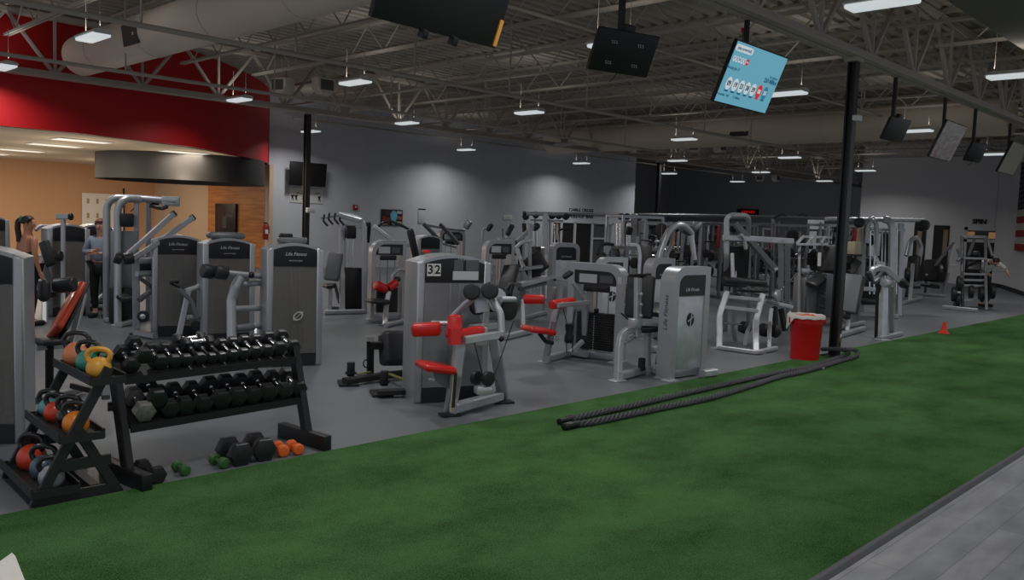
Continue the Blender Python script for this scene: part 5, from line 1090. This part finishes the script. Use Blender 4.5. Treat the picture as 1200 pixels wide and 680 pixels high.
# ---- busy rows far behind: frames, racks and dumbbell stands
def rack_frame(label, base, w, h, d, rz, bits, sv=None, seed=0):
    """upright steel frame: four posts, rails, pulleys, plates on pegs"""
    rnd = random.Random(seed); m = Mach('power_rack' if 'plate' in bits else 'cable_tower', label, 'gym machine', base, R(rz)); S = sv or SILVD
    for sx in (-1, 1):
        for y in (0, d): M().box((sx*w/2, y, h/2), (.07, .07, h), bev=.006, seg=1).make('upright', S, m.o)
        M().box((sx*w/2, d/2, .04), (.08, d+.3, .07), bev=.006, seg=1).make('base_beam', S, m.o); M().box((sx*w/2, d/2, h-.03), (.06, d, .06)).make('top_rail', S, m.o)
    for y in (0, d): M().box((0, y, h-.035), (w, .06, .07)).make('cross_rail', S, m.o)
    if 'plate' in bits:
        for k in range(4):
            x = (-1 if k % 2 else 1)*(w/2+.09); M().cyl((x-.06, d, .5+.5*(k//2)), (x+.06, d, .5+.5*(k//2)), rnd.uniform(.17, .225), n=22, bev=.01).make('weight_plate', RUBBER, m.o)
        M().cyl((-w/2-.45, -.06, 1.15), (w/2+.45, -.06, 1.15), .015, n=8).make('barbell', CHROME, m.o)
        for s in (-1, 1): M().cyl((s*(w/2+.18), -.06, 1.15), (s*(w/2+.26), -.06, 1.15), .21, n=22, bev=.01).make('bar_plate', RUBBER, m.o)
    if 'stack' in bits:
        M().box((0, d*.7, .55), (.34, .2, .8), bev=.01).make('weight_stack', STACK, m.o)
        for sx in (-.1, .1): M().cyl((sx, d*.7, .9), (sx, d*.7, h-.06), .014, n=6).make('guide_rod', CHROME, m.o)
        M().cyl((-.05, d*.35, h-.15), (.05, d*.35, h-.15), .09, n=16, bev=.01).make('cable_pulley', BLACK, m.o)
        M().cyl((0, d*.35, h-.2), (0, d*.35, 1.25), .006, n=5).make('cable', CABLE, m.o); M().cyl((-.25, d*.35, 1.22), (.25, d*.35, 1.22), .022, n=8).make('handle_bar', CHROME, m.o)
    if 'bench' in bits:
        M().box((0, -.45, .47), (.28, 1.1, .08), bev=.03).make('bench_pad', VINYL, m.o); M().box((0, -.45, .24), (.07, .7, .40)).make('bench_leg', S, m.o); M().box((0, -.45, .03), (.4, .9, .05)).make('bench_base', S, m.o)
    if 'red' in bits: M().cyl((w*.3, -.05, 1.3), (w*.3, -.05, h-.1), .05, n=12, bev=.02).make('red_strap', REDP, m.o)
    if 'wood' in bits: M().cyl((-w*.25, -.06, .2), (-w*.25, -.06, h-.1), .03, n=8).make('wooden_rod', WOODP, m.o)
    if 'pad' in bits:
        M().box((0, -.1, 1.15), (.32, .1, .7), R3x(-12), .03).make('backrest', VINYL, m.o); M().box((0, -.35, .62), (.36, .4, .09), bev=.03).make('seat', VINYL, m.o); M().box((0, -.3, .3), (.08, .08, .58)).make('seat_post', S, m.o)
    for k in range(9):
        x, y, z = rnd.uniform(-w/2, w/2), rnd.uniform(0, d), rnd.uniform(.3, h-.15); q = rnd.random()
        if q < .3: M().cyl((x-.18, y, z), (x+.18, y, z+rnd.uniform(-.1, .1)), .02, n=8).make('handle_bar', CHROME if q < .1 else BLACK, m.o)
        elif q < .55: M().box((x, y, z), (.05, .05, rnd.uniform(.4, 1.0))).make('strut', S, m.o)
        elif q < .8: M().cyl((x-.03, y, z), (x+.03, y+.02, z), rnd.uniform(.1, .2), n=18, bev=.01).make('disc', RUBBER, m.o)
        else: M().box((x, y, z), (.16, .1, .22), R3x(rnd.uniform(-30, 30)), .03).make('pad', VINYL, m.o)
    return m
def R3x(a): return Matrix.Rotation(R(a), 3, 'X')
FR = [
 ('cable tower with a wooden rod left behind the bent grey frame', (19.4, 12.6, 0), 1.15, 2.00, 0.85, -24, 'stack wood'),
 ('seat and back pad frame seen between the two silver plated towers', (21.0, 11.8, 0), 1.15, 2.05, 0.85, -24, 'pad stack'),
 ('plate rack seen through the smith frame', (22.6, 11.1, 0), 1.15, 2.10, 0.85, -24, 'plate bench'),
 ('cable tower between the smith frame and the cabinet machine behind the bin', (24.3, 10.3, 0), 1.15, 2.15, 0.85, -24, 'stack red'),
 ('plate rack just left of the tall black post, above the bin', (27.6, 10.7, 0), 1.15, 2.00, 0.85, -24, 'plate'),
 ('cable tower at the right end of the long lettered bar, before the grey wall', (21.9, 15.2, 0), 1.15, 2.05, 0.85, -24, 'stack'),
 ('rack with stacked plates right of the far black post', (23.7, 14.4, 0), 1.15, 2.10, 0.85, -24, 'plate red'),
 ('cable tower with orange-brown rod, left of the smith frame top', (25.5, 13.5, 0), 1.15, 2.15, 0.85, -24, 'stack wood red'),
 ('plate rack under the red wall clock', (27.2, 12.7, 0), 1.15, 2.00, 0.85, -24, 'plate'),
 ('cable tower with a red strap beside the pale panel', (29.0, 11.9, 0), 1.15, 2.05, 0.85, -24, 'stack red'),
 ('distant rack left under the dark wall near the far black post', (27.2, 18.0, 0), 1.15, 2.10, 0.85, -24, 'plate'),
 ('distant cable tower under the middle of the dark wall', (29.6, 16.9, 0), 1.15, 2.15, 0.85, -24, 'stack'),
 ('distant bench rack right of the clock under the dark wall', (32.0, 15.8, 0), 1.15, 2.00, 0.85, -24, 'plate bench'),
 ('distant rack at the right end of the dark wall', (34.4, 14.6, 0), 1.15, 2.05, 0.85, -24, 'plate'),
 ('dark seat frame right behind the red roller pads of machine 15', (14.6, 10.4, 0), 0.80, 1.45, 0.60, -24, 'pad'),
 ('bench rack deep behind the wide plated tower', (17.6, 12.6, 0), 1.15, 2.15, 0.85, -24, 'plate')]
for i, (lb, b, w_, h_, d_, rz, bits) in enumerate(FR): rack_frame(lb, b, w_, h_, d_, rz, bits, SILVER if i % 3 == 0 else SILVD, i)
# long rail of the second crossover
m = Mach('cable_crossover', 'long grey pull-up rail running across the far half above the racks', 'gym machine', (855, 345), R(-24))
m.tube('rail', [(748, 252, .4), (830, 253, .3), (905, 254.5, .1), (970, 256, -.3)], .05, SILVD, rad=0)
for u, v in ((752, 337), (851, 346), (905, 341)): m.bar('upright', [m.g(u, v, .0), (u+1, 253.5, D(G(u, v))-m.d0)], .09, .09, SILVER)
for a, b in (((907, 256), (925, 255)), ((930, 257), (948, 254))): m.tube('cable_loop', [(a[0], a[1], 0), ((a[0]+b[0])/2, 250.5, 0), (b[0], b[1], 0)], .02, CABLE, rad=.3)
# ================================================================== things on the walls, signs, people
def onplane(u, v, p, q, off=0.0):
    p, q = Vector((*p, 0)), Vector((*q, 0)); d = (q-p).normalized(); n = Vector((d.y, -d.x, 0)); r = ray(u, v)
    t = ((p+n*off-CAMP).dot(n))/r.dot(n); return CAMP+r*t, math.atan2(d.y, d.x)
def wbox(name, label, cat, u0, v0, u1, v1, y, dep, m, bev=.004):
    a, b = onY(u0, v0, y), onY(u1, v1, y); t = empty(name, label, cat, ((a.x+b.x)/2, y, (a.z+b.z)/2))
    w, h = abs(b.x-a.x), abs(a.z-b.z); M().box((0, dep/2, 0), (w, dep, h), bev=bev).make('panel', m, t); return t, w, h
WF = WY-.005
p = onY(360.5, 204.5, 25.2); tv((p.x, 25.15, p.z), 0, 6, 1.42, 'black television on the grey back wall, half hidden by the black post', None, pole=False, asp=.56, group='wall screens')
t, w, h = wbox('banner', 'white banner with small dark figures under the wall television', 'banner', 340, 220, 378.5, 239, WF-.02, .02, WHITE)
for x in (-.43, -.32, .38): M().prism([(x*w-.04, -.38*h), (x*w, -.2*h), (x*w+.03, -.38*h), (x*w+.05, -.36*h), (x*w+.03, -.12*h), (x*w+.07, .0*h), (x*w+.03, .05*h), (x*w-.01, -.02*h), (x*w-.06, .03*h), (x*w-.07, -.02*h), (x*w-.03, -.14*h)], -.006, -.001, 'y').make('printed_figure', INK, t, smooth=False)
for x, z, l in ((-.26, .16, .1), (-.12, .15, .12), (.30, .2, .14), (-.1, -.22, .12)): M().box((x*w, -.003, z*h), (l*w, .004, .05*h), Matrix.Rotation(R(-12), 3, 'Y')).make('printed_stroke', INK, t)
t, w, h = wbox('fire_alarm', 'small red fire alarm box on the grey back wall', 'alarm', 414.5, 240, 419.5, 246.5, WF-.06, .06, REDP, .01); M().box((.0, -.005, .02), (.08, .01, .05)).make('strobe', WHITE, t)
t, w, h = wbox('poster', 'colourful square poster with a light blue shape on the grey back wall', 'poster', 447, 245, 471.5, 265, WF-.03, .03, INK)
for x0, x1, z0, z1, c in ((-.46, -.1, -.4, .1, (120, 46, 30)), (-.3, .02, .05, .42, (60, 50, 48)), (.22, .46, .25, .42, (190, 184, 176)), (.24, .46, -.1, .1, (170, 100, 70)), (.2, .46, -.42, -.22, (196, 170, 130)), (-.46, -.2, -.46, -.38, (190, 150, 110))):
    M().box(((x0+x1)/2*w, -.003, (z0+z1)/2*h), ((x1-x0)*w, .004, (z1-z0)*h)).make('print_patch', mat('print_%d_%d_%d' % c, c, .6), t)
M().prism([(.08*w+.15*w*math.cos(R(k*20))*(1+.2*math.sin(3*R(k*20))), .0*h+.44*h*math.sin(R(k*20))) for k in range(18)], -.007, -.003, 'y').make('print_shape', mat('print_blue', (110, 190, 220), .6), t, smooth=False)
t, w, h = wbox('notice_board', 'narrow white notice with a dark header on the grey back wall', 'notice', 490.5, 244.5, 498, 262, WF-.02, .02, mat('notice_grey', (196, 198, 202), .6)); M().box((0, -.003, h*.46), (w*1.05, .01, .05)).make('header', INK, t)
t, w, h = wbox('notice_board', 'small white sign on the grey back wall above the padded arms', 'notice', 590.5, 252, 600, 258, WF-.02, .02, WHITE); M().box((0, -.003, 0), (w*.6, .006, .03)).make('print_line', MATS['notice_grey'], t)
# window wall in the grey back wall
a, b = onY(646, 259, WF), onY(716, 259, WF); z1 = a.z; WFM = mat('window_frame_white', (214, 216, 220), .5); DG = mat('window_glass_dark', (40, 36, 34), .12); GG = mat('window_glass_grey', (92, 95, 100), .15)
wx = lambda u: onY(u, 262, WF).x
fr = M(); xs = [wx(u) for u in (646, 657, 673, 693.5, 711, 717)]
for x in xs: fr.box((x, WF-.03, (z1+.05)/2), (.12, .1, z1-.05))
fr.box(((xs[0]+xs[-1])/2, WF-.03, z1), (xs[-1]-xs[0]+.12, .1, .12)); fr.box(((xs[3]+xs[4])/2, WF-.03, z1*.62), (xs[4]-xs[3], .09, .08))
o = struct(fr.make('window_1', WFM, smooth=False))
for i in range(4): M().box(((xs[i]+xs[i+1])/2, WF-.012, z1/2), (xs[i+1]-xs[i]-.1, .02, z1-.1)).make('pane', GG if i == 3 else DG, o)
# studio: whiteboard, wall screen, extinguisher
a, b = onY(97, 226, 34.4), onY(146, 292, 34.4); t = empty('whiteboard', 'large white board with rows of small faint sketches on the orange wall', 'board', ((a.x+b.x)/2, 34.5, (a.z+b.z)/2)); w, h = b.x-a.x, abs(a.z-b.z)
M().box((0, 0, 0), (w, .04, h)).make('panel', mat('board_white', (240, 236, 228), .5), t); M().box((w/2, -.01, .1), (.05, .06, h+.3)).make('edge_rail', INK, t)
for k in range(4):
    for q in range(3): M().box((-w*.36+k*w*.22, -.022, h*.36-q*h*.26), (w*.06, .004, h*.09)).make('sketch', mat('sketch_tan', (180, 160, 130), .7), t)
a, b = onX(254.5, 243, 14.48), onX(278, 270, 14.48); t = empty('wall_screen', 'black portrait screen on the wood plank wall', 'screen', (14.44, (a.y+b.y)/2, (a.z+b.z)/2)); w, h = abs(a.y-b.y), 1.35*abs(a.z-b.z)
M().box((0, 0, 0), (.08, w, h), bev=.01).make('case', TVB, t); M().box((-.042, w*.22, .05), (.004, w*.4, h*.7)).make('picture', mat('screen_maroon', (46, 12, 22), .4), t); M().box((-.042, -w*.2, .1), (.004, w*.35, h*.08)).make('picture', mat('screen_slate', (64, 70, 78), .4), t); M().box((-.043, w*.02, -h*.12), (.004, w*.2, h*.4)).make('picture', MATS['screen_slate'], t)
p = onY(307, 270, 25.4); t = empty('fire_extinguisher', 'red fire extinguisher hanging where the wood wall meets the grey wall', 'extinguisher', (p.x+.1, 25.36, p.z-.3))
M().lathe([(.08, 0), (.09, .02), (.09, .40), (.06, .47), (.03, .50)], n=20).make('cylinder', REDP, t); M().box((0, 0, .54), (.12, .06, .05), bev=.01).make('valve', BLACK, t); M().box((0, -.088, .26), (.1, .01, .14)).make('label_plate', WHITE, t); M().sweep([(.03, -.02, .54), (.1, -.05, .45), (.1, -.06, .2)], .012, n=6).make('hose', BLACK, t)
s_ = slab('trim_2', 14.46, 14.6, 25.38, 25.5, 0, SILL, mat('trim_pale', (206, 176, 150), .7))
# paired loudspeakers high on the truss
def speaker_pair(u, v, d, s, label, mt):
    c = V(u, v, d)
    for k, (dx, rz) in enumerate(((-1, R(-70)), (1, R(-5)))):
        t = empty('loudspeaker', label[k], 'loudspeaker', c+RT*dx*s*.62, rz, 'ceiling loudspeakers')
        pr = [(-.30, .22), (.30, .22), (.30, -.05), (.16, -.24), (-.16, -.24), (-.30, -.05)]
        M().prism([(x*s, z*s) for x, z in pr], -.2*s, .22*s, 'y', bev=.03*s).make('housing', mt, t); M().box((0, -.2*s, .02*s), (.42*s, .02*s, .3*s), bev=.005).make('grille', mat('grille_grey', (84, 84, 80), .7), t)
        M().cyl((0, 0, .2*s), (0, 0, DECK-.1-c.z), .02, n=8).make('hanger', STEEL, t)
SPK = mat('speaker_white', (200, 190, 182), .6)
speaker_pair(355, 101, D((12.0, 18.6, 4.9)), .85, ('white loudspeaker left of the pair above the black post by the back wall', 'white loudspeaker right of the pair above the black post by the back wall'), SPK)
speaker_pair(829, 173, D((25.4, 14.6, 4.3)), .68, ('small white loudspeaker left of the pair before the far duct', 'small white loudspeaker right of the pair before the far duct'), SPK)
speaker_pair(900, 209, D((33, 17, 4)), .55, ('tiny white loudspeaker left of the pair before the dark far wall', 'tiny white loudspeaker right of the pair before the dark far wall'), SPK)
# red wall clock
p = onX(876, 248.5, 36.0); t = empty('wall_clock', 'black clock panel with glowing red digits hanging before the dark far wall', 'clock', (48.9, onX(876, 248.5, 48.9).y, onX(876, 248.5, 48.9).z), R(-90))
M().box((0, .04, 0), (1.5, .08, .36), bev=.01).make('case', TVB, t)
for k in range(6): M().box((-.36+.16*k, -.004, 0), (.07, .01, .16)).make('digit', emis('digit_red', (200, 20, 34), .5), t)
# pale panel behind the racks
a, b = onX(947, 257, 37), onX(964, 291, 37); t = empty('partition_panel', 'pale free-standing panel glimpsed behind the racks left of the tall post', 'panel', (37, (a.y+b.y)/2, 0), R(-90)); M().box((0, 0, (a.z+.0)/2+.0), (abs(a.y-b.y), .08, a.z), bev=.02).make('panel', mat('panel_pale', (190, 194, 200), .6), t); M().box((0, 0, .02), (.5, .5, .04)).make('foot', BLACK, t)
# dark doorways and SPIN door on the far wall
XF = 37.995
def xrect(u0, v0, u1, v1, x=XF): a, b = onX(u0, v0, x), onX(u1, v1, x); return min(a.y, b.y), max(a.y, b.y), min(a.z, b.z), max(a.z, b.z)
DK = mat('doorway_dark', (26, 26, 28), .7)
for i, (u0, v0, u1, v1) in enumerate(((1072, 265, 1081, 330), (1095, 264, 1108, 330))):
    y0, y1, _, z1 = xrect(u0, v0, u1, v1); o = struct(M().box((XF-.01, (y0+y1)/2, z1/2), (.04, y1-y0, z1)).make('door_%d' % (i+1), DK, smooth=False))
    M().box((XF-.04, y0+.12 if i else (y0+y1)/2, z1*.7), (.02, .18, z1*.45)).make('tan_strip', mat('door_tan', (150, 128, 104), .6), o)  # plain tan strip set in the dark doorway
y0, y1, _, z1 = xrect(1131, 266, 1166, 340); o = M()
o.box((XF-.03, y0+.06, z1/2), (.08, .14, z1)); o.box((XF-.03, y1-.06, z1/2), (.08, .14, z1)); o.box((XF-.03, (y0+y1)/2, z1-.06), (.08, y1-y0, .14)); o.box((XF-.03, (y0+y1)/2, z1-.55), (.08, y1-y0, .12))
dr = struct(o.make('door_3', WFM, smooth=False)); M().box((XF-.01, (y0+y1)/2, (z1-.6)/2), (.03, y1-y0-.2, z1-.6)).make('pane', DG, dr); M().box((XF-.01, (y0+y1)/2, z1-.3), (.03, y1-y0-.2, .36)).make('transom', DG, dr)
for s in (-1, 1): M().box((XF-.035, (y0+y1)/2+s*(y1-y0)*.3, z1-.32), (.01, (y1-y0)*.2, .26)).make('lit_panel', emis('warm_pane', (170, 128, 84), .35), dr)
p = onX(1148, 260, XF); sg = text('wall_sign', 'SPIN', .26, INK, None, Matrix.Rotation(R(-90), 4, 'Z') @ FRONT, .02, off=.008); sg.location = (XF-.02, p.y, p.z); tag(sg, 'dark SPIN lettering on the far wall above the white framed door', 'sign')
# flag on the angled wall
(pa, rz), (pb, _) = onplane(1198, 191, (36.2, 8.95), (33.0, 7.62), .06), onplane(1194, 294, (36.2, 8.95), (33.0, 7.62), .06)
dv = (Vector((33.0, 7.62, 0))-Vector((36.2, 8.95, 0))).normalized(); top, bot = pa.z, pb.z; FH = top-bot; FL = FH*1.6
n_ = Vector((dv.y, -dv.x, 0)); n_ = n_ if n_.dot(CAMP-pa) > 0 else -n_
ft = empty('flag', 'large flag with red and white stripes and dark star field at the right edge', 'flag', (pa.x, pa.y, 0), math.atan2(dv.y, dv.x)); 
sgn = 1 if (Matrix.Rotation(math.atan2(dv.y, dv.x), 3, 'Z') @ Vector((0, 1, 0))).dot(n_) > 0 else -1
FRD = mat('flag_red', (150, 20, 34), .8); FWH = mat('flag_white', (196, 192, 188), .8); FNV = mat('flag_navy', (28, 32, 54), .8)
for k in range(13):
    zt, zb = top-FH*k/13, top-FH*(k+1)/13; x0 = FL*.42 if k < 7 else 0; o = M(); N = 24
    A = []
    for zz in (zt, zb): A.append([o.bm.verts.new((x0+(FL-x0)*i/N, sgn*(.03+.02*math.sin((x0+(FL-x0)*i/N)*5)), zz)) for i in range(N+1)])
    for i in range(N): o.bm.faces.new((A[0][i], A[0][i+1], A[1][i+1], A[1][i]))
    o.make('stripe', FRD if k % 2 == 0 else FWH, ft)
o = M(); A = [[o.bm.verts.new((FL*.42*i/16, sgn*(.031+.02*math.sin(FL*.42*i/16*5)), zz)) for i in range(17)] for zz in (top, top-FH*7/13)]
for i in range(16): o.bm.faces.new((A[0][i], A[0][i+1], A[1][i+1], A[1][i]))
cn_ = o.make('star_field', FNV, ft); stars = M()
for r_ in range(9):
    for c_ in range(6 if r_ % 2 == 0 else 5):
        cx_, cz_ = FL*.42*((c_+.5+(0 if r_ % 2 == 0 else .5))/6), top-FH*7/13*(r_+.7)/9.4
        stars.prism([(cx_+(.045 if k % 2 == 0 else .018)*math.sin(R(36*k)), cz_+(.045 if k % 2 == 0 else .018)*math.cos(R(36*k))) for k in range(10)], sgn*.053, sgn*.056, 'y')
stars.make('stars', FWH, cn_, smooth=False)
# more dumbbells on a far rack, seen through the frames
fr_ = Mach('dumbbell_rack', 'distant black three-tier dumbbell rack seen through the frames behind the smith station', 'dumbbell rack', (25.6, 11.55, 0), R(-24))
fr_.o.location = (28.2, 14.35, 0)
for s in (-1, 1): M().sweep([(s*1.15, 0, 0), (s*1.15, .35, 1.15)], .08, .08, up=(0, 1, 0)).make('upright', BLACK, fr_.o); M().box((s*1.15, .2, .03), (.08, .7, .06)).make('foot', BLACK, fr_.o)
for k, (y, z) in enumerate(((.02, .38), (.14, .74), (.26, 1.08))): M().box((0, y+.1, z), (2.3, .28, .03), bev=.004).make('shelf', BLACK, fr_.o)
fm = Matrix.Translation((28.2, 14.35, 0)) @ Matrix.Rotation(R(-24), 4, 'Z'); d0 = None
for k, (y, z) in enumerate(((.02, .38), (.14, .74), (.26, 1.08))):
    for q in range(9):
        p = fm @ Vector((-.98+.245*q, y+.1, z+.10))
        if d0 is None: d0 = dumbbell('black dumbbell on the distant rack behind the smith station', .082, .12, .09, p, R(-24), 0, HEX, CHROME, 'dumbbells on the distant rack', roundh=True)
        else: dup(d0, p)
# ---- people
def skin_mesh(name, joints, edges, m, parent, sub=2, root=0):
    me = bpy.data.meshes.new(name); bm = bmesh.new(); L = bm.verts.layers.skin.verify(); vs = []
    for (p, r) in joints:
        v = bm.verts.new(p); v[L].radius = (r, r) if not isinstance(r, tuple) else r; vs.append(v)
    vs[root][L].use_root = True
    for a, b in edges: bm.edges.new((vs[a], vs[b]))
    bm.to_mesh(me); bm.free(); o = bpy.data.objects.new(name, me); C.objects.link(o)
    s = o.modifiers.new('Skin', 'SKIN'); s.use_smooth_shade = True; s.branch_smoothing = .4
    o.modifiers.new('Subdivision', 'SUBSURF').levels = sub; o.modifiers['Subdivision'].render_levels = sub
    me.materials.append(m); o.parent = parent; return o
SKIN = mat('skin_tan', (196, 136, 102), .55); SKIN2 = mat('skin_fair', (214, 164, 138), .55)
def chain(J, E, start, pts):
    prev = start
    for p, r in pts:
        J.append((Vector(p), r)); E.append((prev, len(J)-1)); prev = len(J)-1
    return prev
def person(name_label, loc, rz, pose, skin, top_m, bot_m, hair_m, hair='short', sleeves=True, h=1.70, shoe_m=None, bare_back=False):
    t = empty('person', name_label, 'person', loc, rz); s = h/1.70; t.scale = (s, s, s)
    P = pose; J = [(Vector(P['pelvis']), .135)]; E = []
    ch = chain(J, E, 0, [(P['waist'], .115), (P['chest'], (.145, .12)), (P['collar'], .085)])
    nk = chain(J, E, ch, [(P['neck'], .052), (P['head'], (.078, .092)), (P['crown'], .072)])
    for sd in ('L', 'R'):
        wr = chain(J, E, ch-1, [(P['sh'+sd], .062), (P['el'+sd], .042), (P['wr'+sd], .028)])
        a, b = Vector(P['el'+sd]), Vector(P['wr'+sd]); d = (b-a).normalized(); sx = d.cross(Vector((0, 1, .2))).normalized(); pl = b+d*.07
        pm = chain(J, E, wr, [(pl, .03)]); cu = Vector(P.get('curl', (0, -.02, 0)))
        for q, (off, ln) in enumerate(((-.027, .066), (-.009, .078), (.009, .072), (.027, .055))):
            chain(J, E, pm, [(pl+sx*off+d*.03, .0105), (pl+sx*off*1.15+d*(.03+ln*.5)+cu*.4, .009), (pl+sx*off*1.2+d*(.03+ln)+cu, .0075)])
        chain(J, E, wr, [(b+d*.03+sx*-.035, .012), (b+d*.06+sx*-.055, .010), (b+d*.085+sx*-.055+cu*.4, .008)])
        chain(J, E, 0, [(P['hip'+sd], .092), (P['kn'+sd], .060), (P['an'+sd], .040), (P['toe'+sd], .034)])
    skin_mesh('body', J, E, skin, t)
    # clothing, a little wider than the body
    TJ = [(Vector(P['pelvis']), .165), (Vector(P['waist']), .155), (Vector(P['chest']), (.195, .175)), (Vector(P['collar'])-Vector((0, 0, .0)), .115)]; TE = [(0, 1), (1, 2), (2, 3)]
    if bare_back: TJ = TJ[:2]+[(Vector(P['chest'])-Vector((0, 0, .06)), (.158, .134))]; TE = TE[:2]
    elif sleeves:
        for sd in ('L', 'R'): chain(TJ, TE, 2, [(P['sh'+sd], .088), (P['el'+sd], .060)]+([(Vector(P['el'+sd])*.15+Vector(P['wr'+sd])*.85, .042)] if sleeves == 'long' else []))
    skin_mesh('shirt', TJ, TE, top_m, t)
    BJ = [(Vector(P['pelvis'])-Vector((0, 0, .01)), .150)]; BE = []
    for sd in ('L', 'R'): chain(BJ, BE, 0, [(P['hip'+sd], .104), (P['kn'+sd], .074), (Vector(P['an'+sd])+Vector((0, 0, .04)), .056)])
    skin_mesh('trousers', BJ, BE, bot_m, t)
    for sd in ('L', 'R'):
        a, b = Vector(P['an'+sd]), Vector(P['toe'+sd]); d = (b-a); d.z = 0; d.normalize(); c = (a+b)/2; c.z = .045
        M().box(c+d*.01, (.09, .27, .085), Matrix.Rotation(math.atan2(d.y, d.x)-math.pi/2, 3, 'Z'), .035, 3).make('shoe', shoe_m or BLACKM, t)
    # head details, turned with the head
    hd = Vector(P['head'])*.5+Vector(P['crown'])*.5; f = Vector(P.get('face', (0, -1, 0))).normalized(); rt_ = f.cross(Vector((0, 0, 1))).normalized(); u = rt_.cross(f)
    fm_ = Matrix((rt_, -f, u)).transposed()
    def hp_(x, y, z): return hd+rt_*x-f*y+u*z
    M().box(hp_(0, -.094, -.03), (.026, .034, .05), fm_, .011).make('nose', skin, t)
    for s_ in (-1, 1): M().ball(hp_(s_*.032, -.080, .0), .012).make('eye', WHITE, t); M().ball(hp_(s_*.032, -.090, .0), .006).make('pupil', INK, t); M().box(hp_(s_*.032, -.088, .022), (.036, .01, .008), fm_, .003).make('eyebrow', hair_m, t); M().ball(hp_(s_*.082, .0, -.015), .028, (.4, .7, 1)).make('ear', skin, t)
    M().box(hp_(0, -.085, -.068), (.046, .012, .014), fm_, .005).make('mouth', mat('lips', (160, 84, 76), .5), t)
    hm = M().ball((0, 0, 0), 1.0, n=20)
    for v in hm.bm.verts:
        q = v.co.copy(); k = .012*math.sin(q.x*9)*math.cos(q.z*8)
        if q.y < -.25 and q.z < .45: q.y = -.25+.1*(q.y+.25)
        if q.z < -.35: q.z = -.35
        v.co = hp_(q.x*.093, .008+q.y*.104+k*.2, .022+q.z*.10)
    hm.make('hair', hair_m, t)
    if hair == 'ponytail':
        M().sweep([hp_(0, .09, .05), hp_(.0, .15, .02), hp_(0, .15, -.10), hp_(0, .125, -.22), hp_(0, .12, -.30)], .042, None, .06, n=12).make('ponytail', hair_m, t)
        g = M()
        for k in range(10): g.ball(hp_(.035*math.cos(R(36*k)), .105, .05+.04*math.sin(R(36*k))), .022, n=8)
        g.make('scrunchie', mat('scrunchie_green', (74, 126, 92), .8), t)
    return t
STAND = dict(pelvis=(0, 0, .94), waist=(0, .0, 1.08), chest=(0, 0, 1.26), collar=(0, .01, 1.41), neck=(0, .0, 1.47), head=(0, -.012, 1.56), crown=(0, -.005, 1.64),
    shL=(-.17, .0, 1.37), elL=(-.23, .03, 1.10), wrL=(-.235, -.04, .86), shR=(.17, .0, 1.37), elR=(.23, .03, 1.10), wrR=(.235, -.04, .86),
    hipL=(-.09, 0, .88), knL=(-.10, -.02, .49), anL=(-.10, .03, .09), toeL=(-.11, -.12, .035), hipR=(.09, 0, .88), knR=(.10, -.02, .49), anR=(.10, .03, .09), toeR=(.11, -.12, .035))
# woman seen from behind over the left tower, looking right
wp_ = V(33, 300, 13.0); w_ = dict(STAND); w_['face'] = (-.95, .25, 0)
person('woman with dark ponytail and green scrunchie, seen from behind in a dark top', (wp_.x, wp_.y, 0), R(-46+150), dict(STAND, face=(-.75, -.65, -.05)), SKIN, mat('top_dark', (36, 32, 36), .7), mat('leggings_dark', (30, 30, 34), .7), mat('hair_brown', (44, 28, 22), .5), 'ponytail', sleeves=False, h=1.68, bare_back=True)
mp_ = G(118, 372)
person('man in grey long-sleeved shirt and black trousers standing with folded arms', (mp_.x, mp_.y, 0), R(-46+6), dict(STAND, elL=(-.25, -.04, 1.11), wrL=(-.03, -.21, 1.17), elR=(.25, -.04, 1.10), wrR=(.03, -.23, 1.12), face=(-.1, -1, -.05)), SKIN2, mat('shirt_grey', (132, 142, 158), .8), mat('trousers_black', (26, 26, 28), .8), mat('hair_light_brown', (128, 84, 58), .6), sleeves='long', h=1.66)
bp_ = G(1158, 361); bz = R(-40)
person('person in a white shirt with dark straps leaning forward at the laddered machine', (bp_.x+.42, bp_.y+.22, 0), bz, dict(STAND, pelvis=(0, .22, .86), waist=(0, .14, 1.0), chest=(0, -.02, 1.17), collar=(0, -.16, 1.24), neck=(0, -.22, 1.25), head=(0, -.30, 1.25), crown=(0, -.38, 1.27), shL=(-.22, -.10, 1.22), elL=(-.42, -.2, 1.06), wrL=(-.32, -.42, .95), shR=(.22, -.10, 1.22), elR=(.42, -.2, 1.06), wrR=(.32, -.42, .95), hipL=(-.10, .2, .82), hipR=(.10, .2, .82), knL=(-.12, -.02, .46), knR=(.12, -.02, .46), face=(0, -.7, -.7)), SKIN2, mat('shirt_white', (244, 244, 244), .8), MATS['trousers_black'], MATS['hair_brown'], h=1.72)
ps = [o for o in C.objects if o.name.startswith('person')][-1]
for s in (-1, 1): M().sweep([(s*.09, -.19, 1.16), (s*.09, -.10, 1.33), (s*.08, .06, 1.28), (s*.06, .2, 1.1)], .05, .02, .03).make('strap', BLACKM, ps)
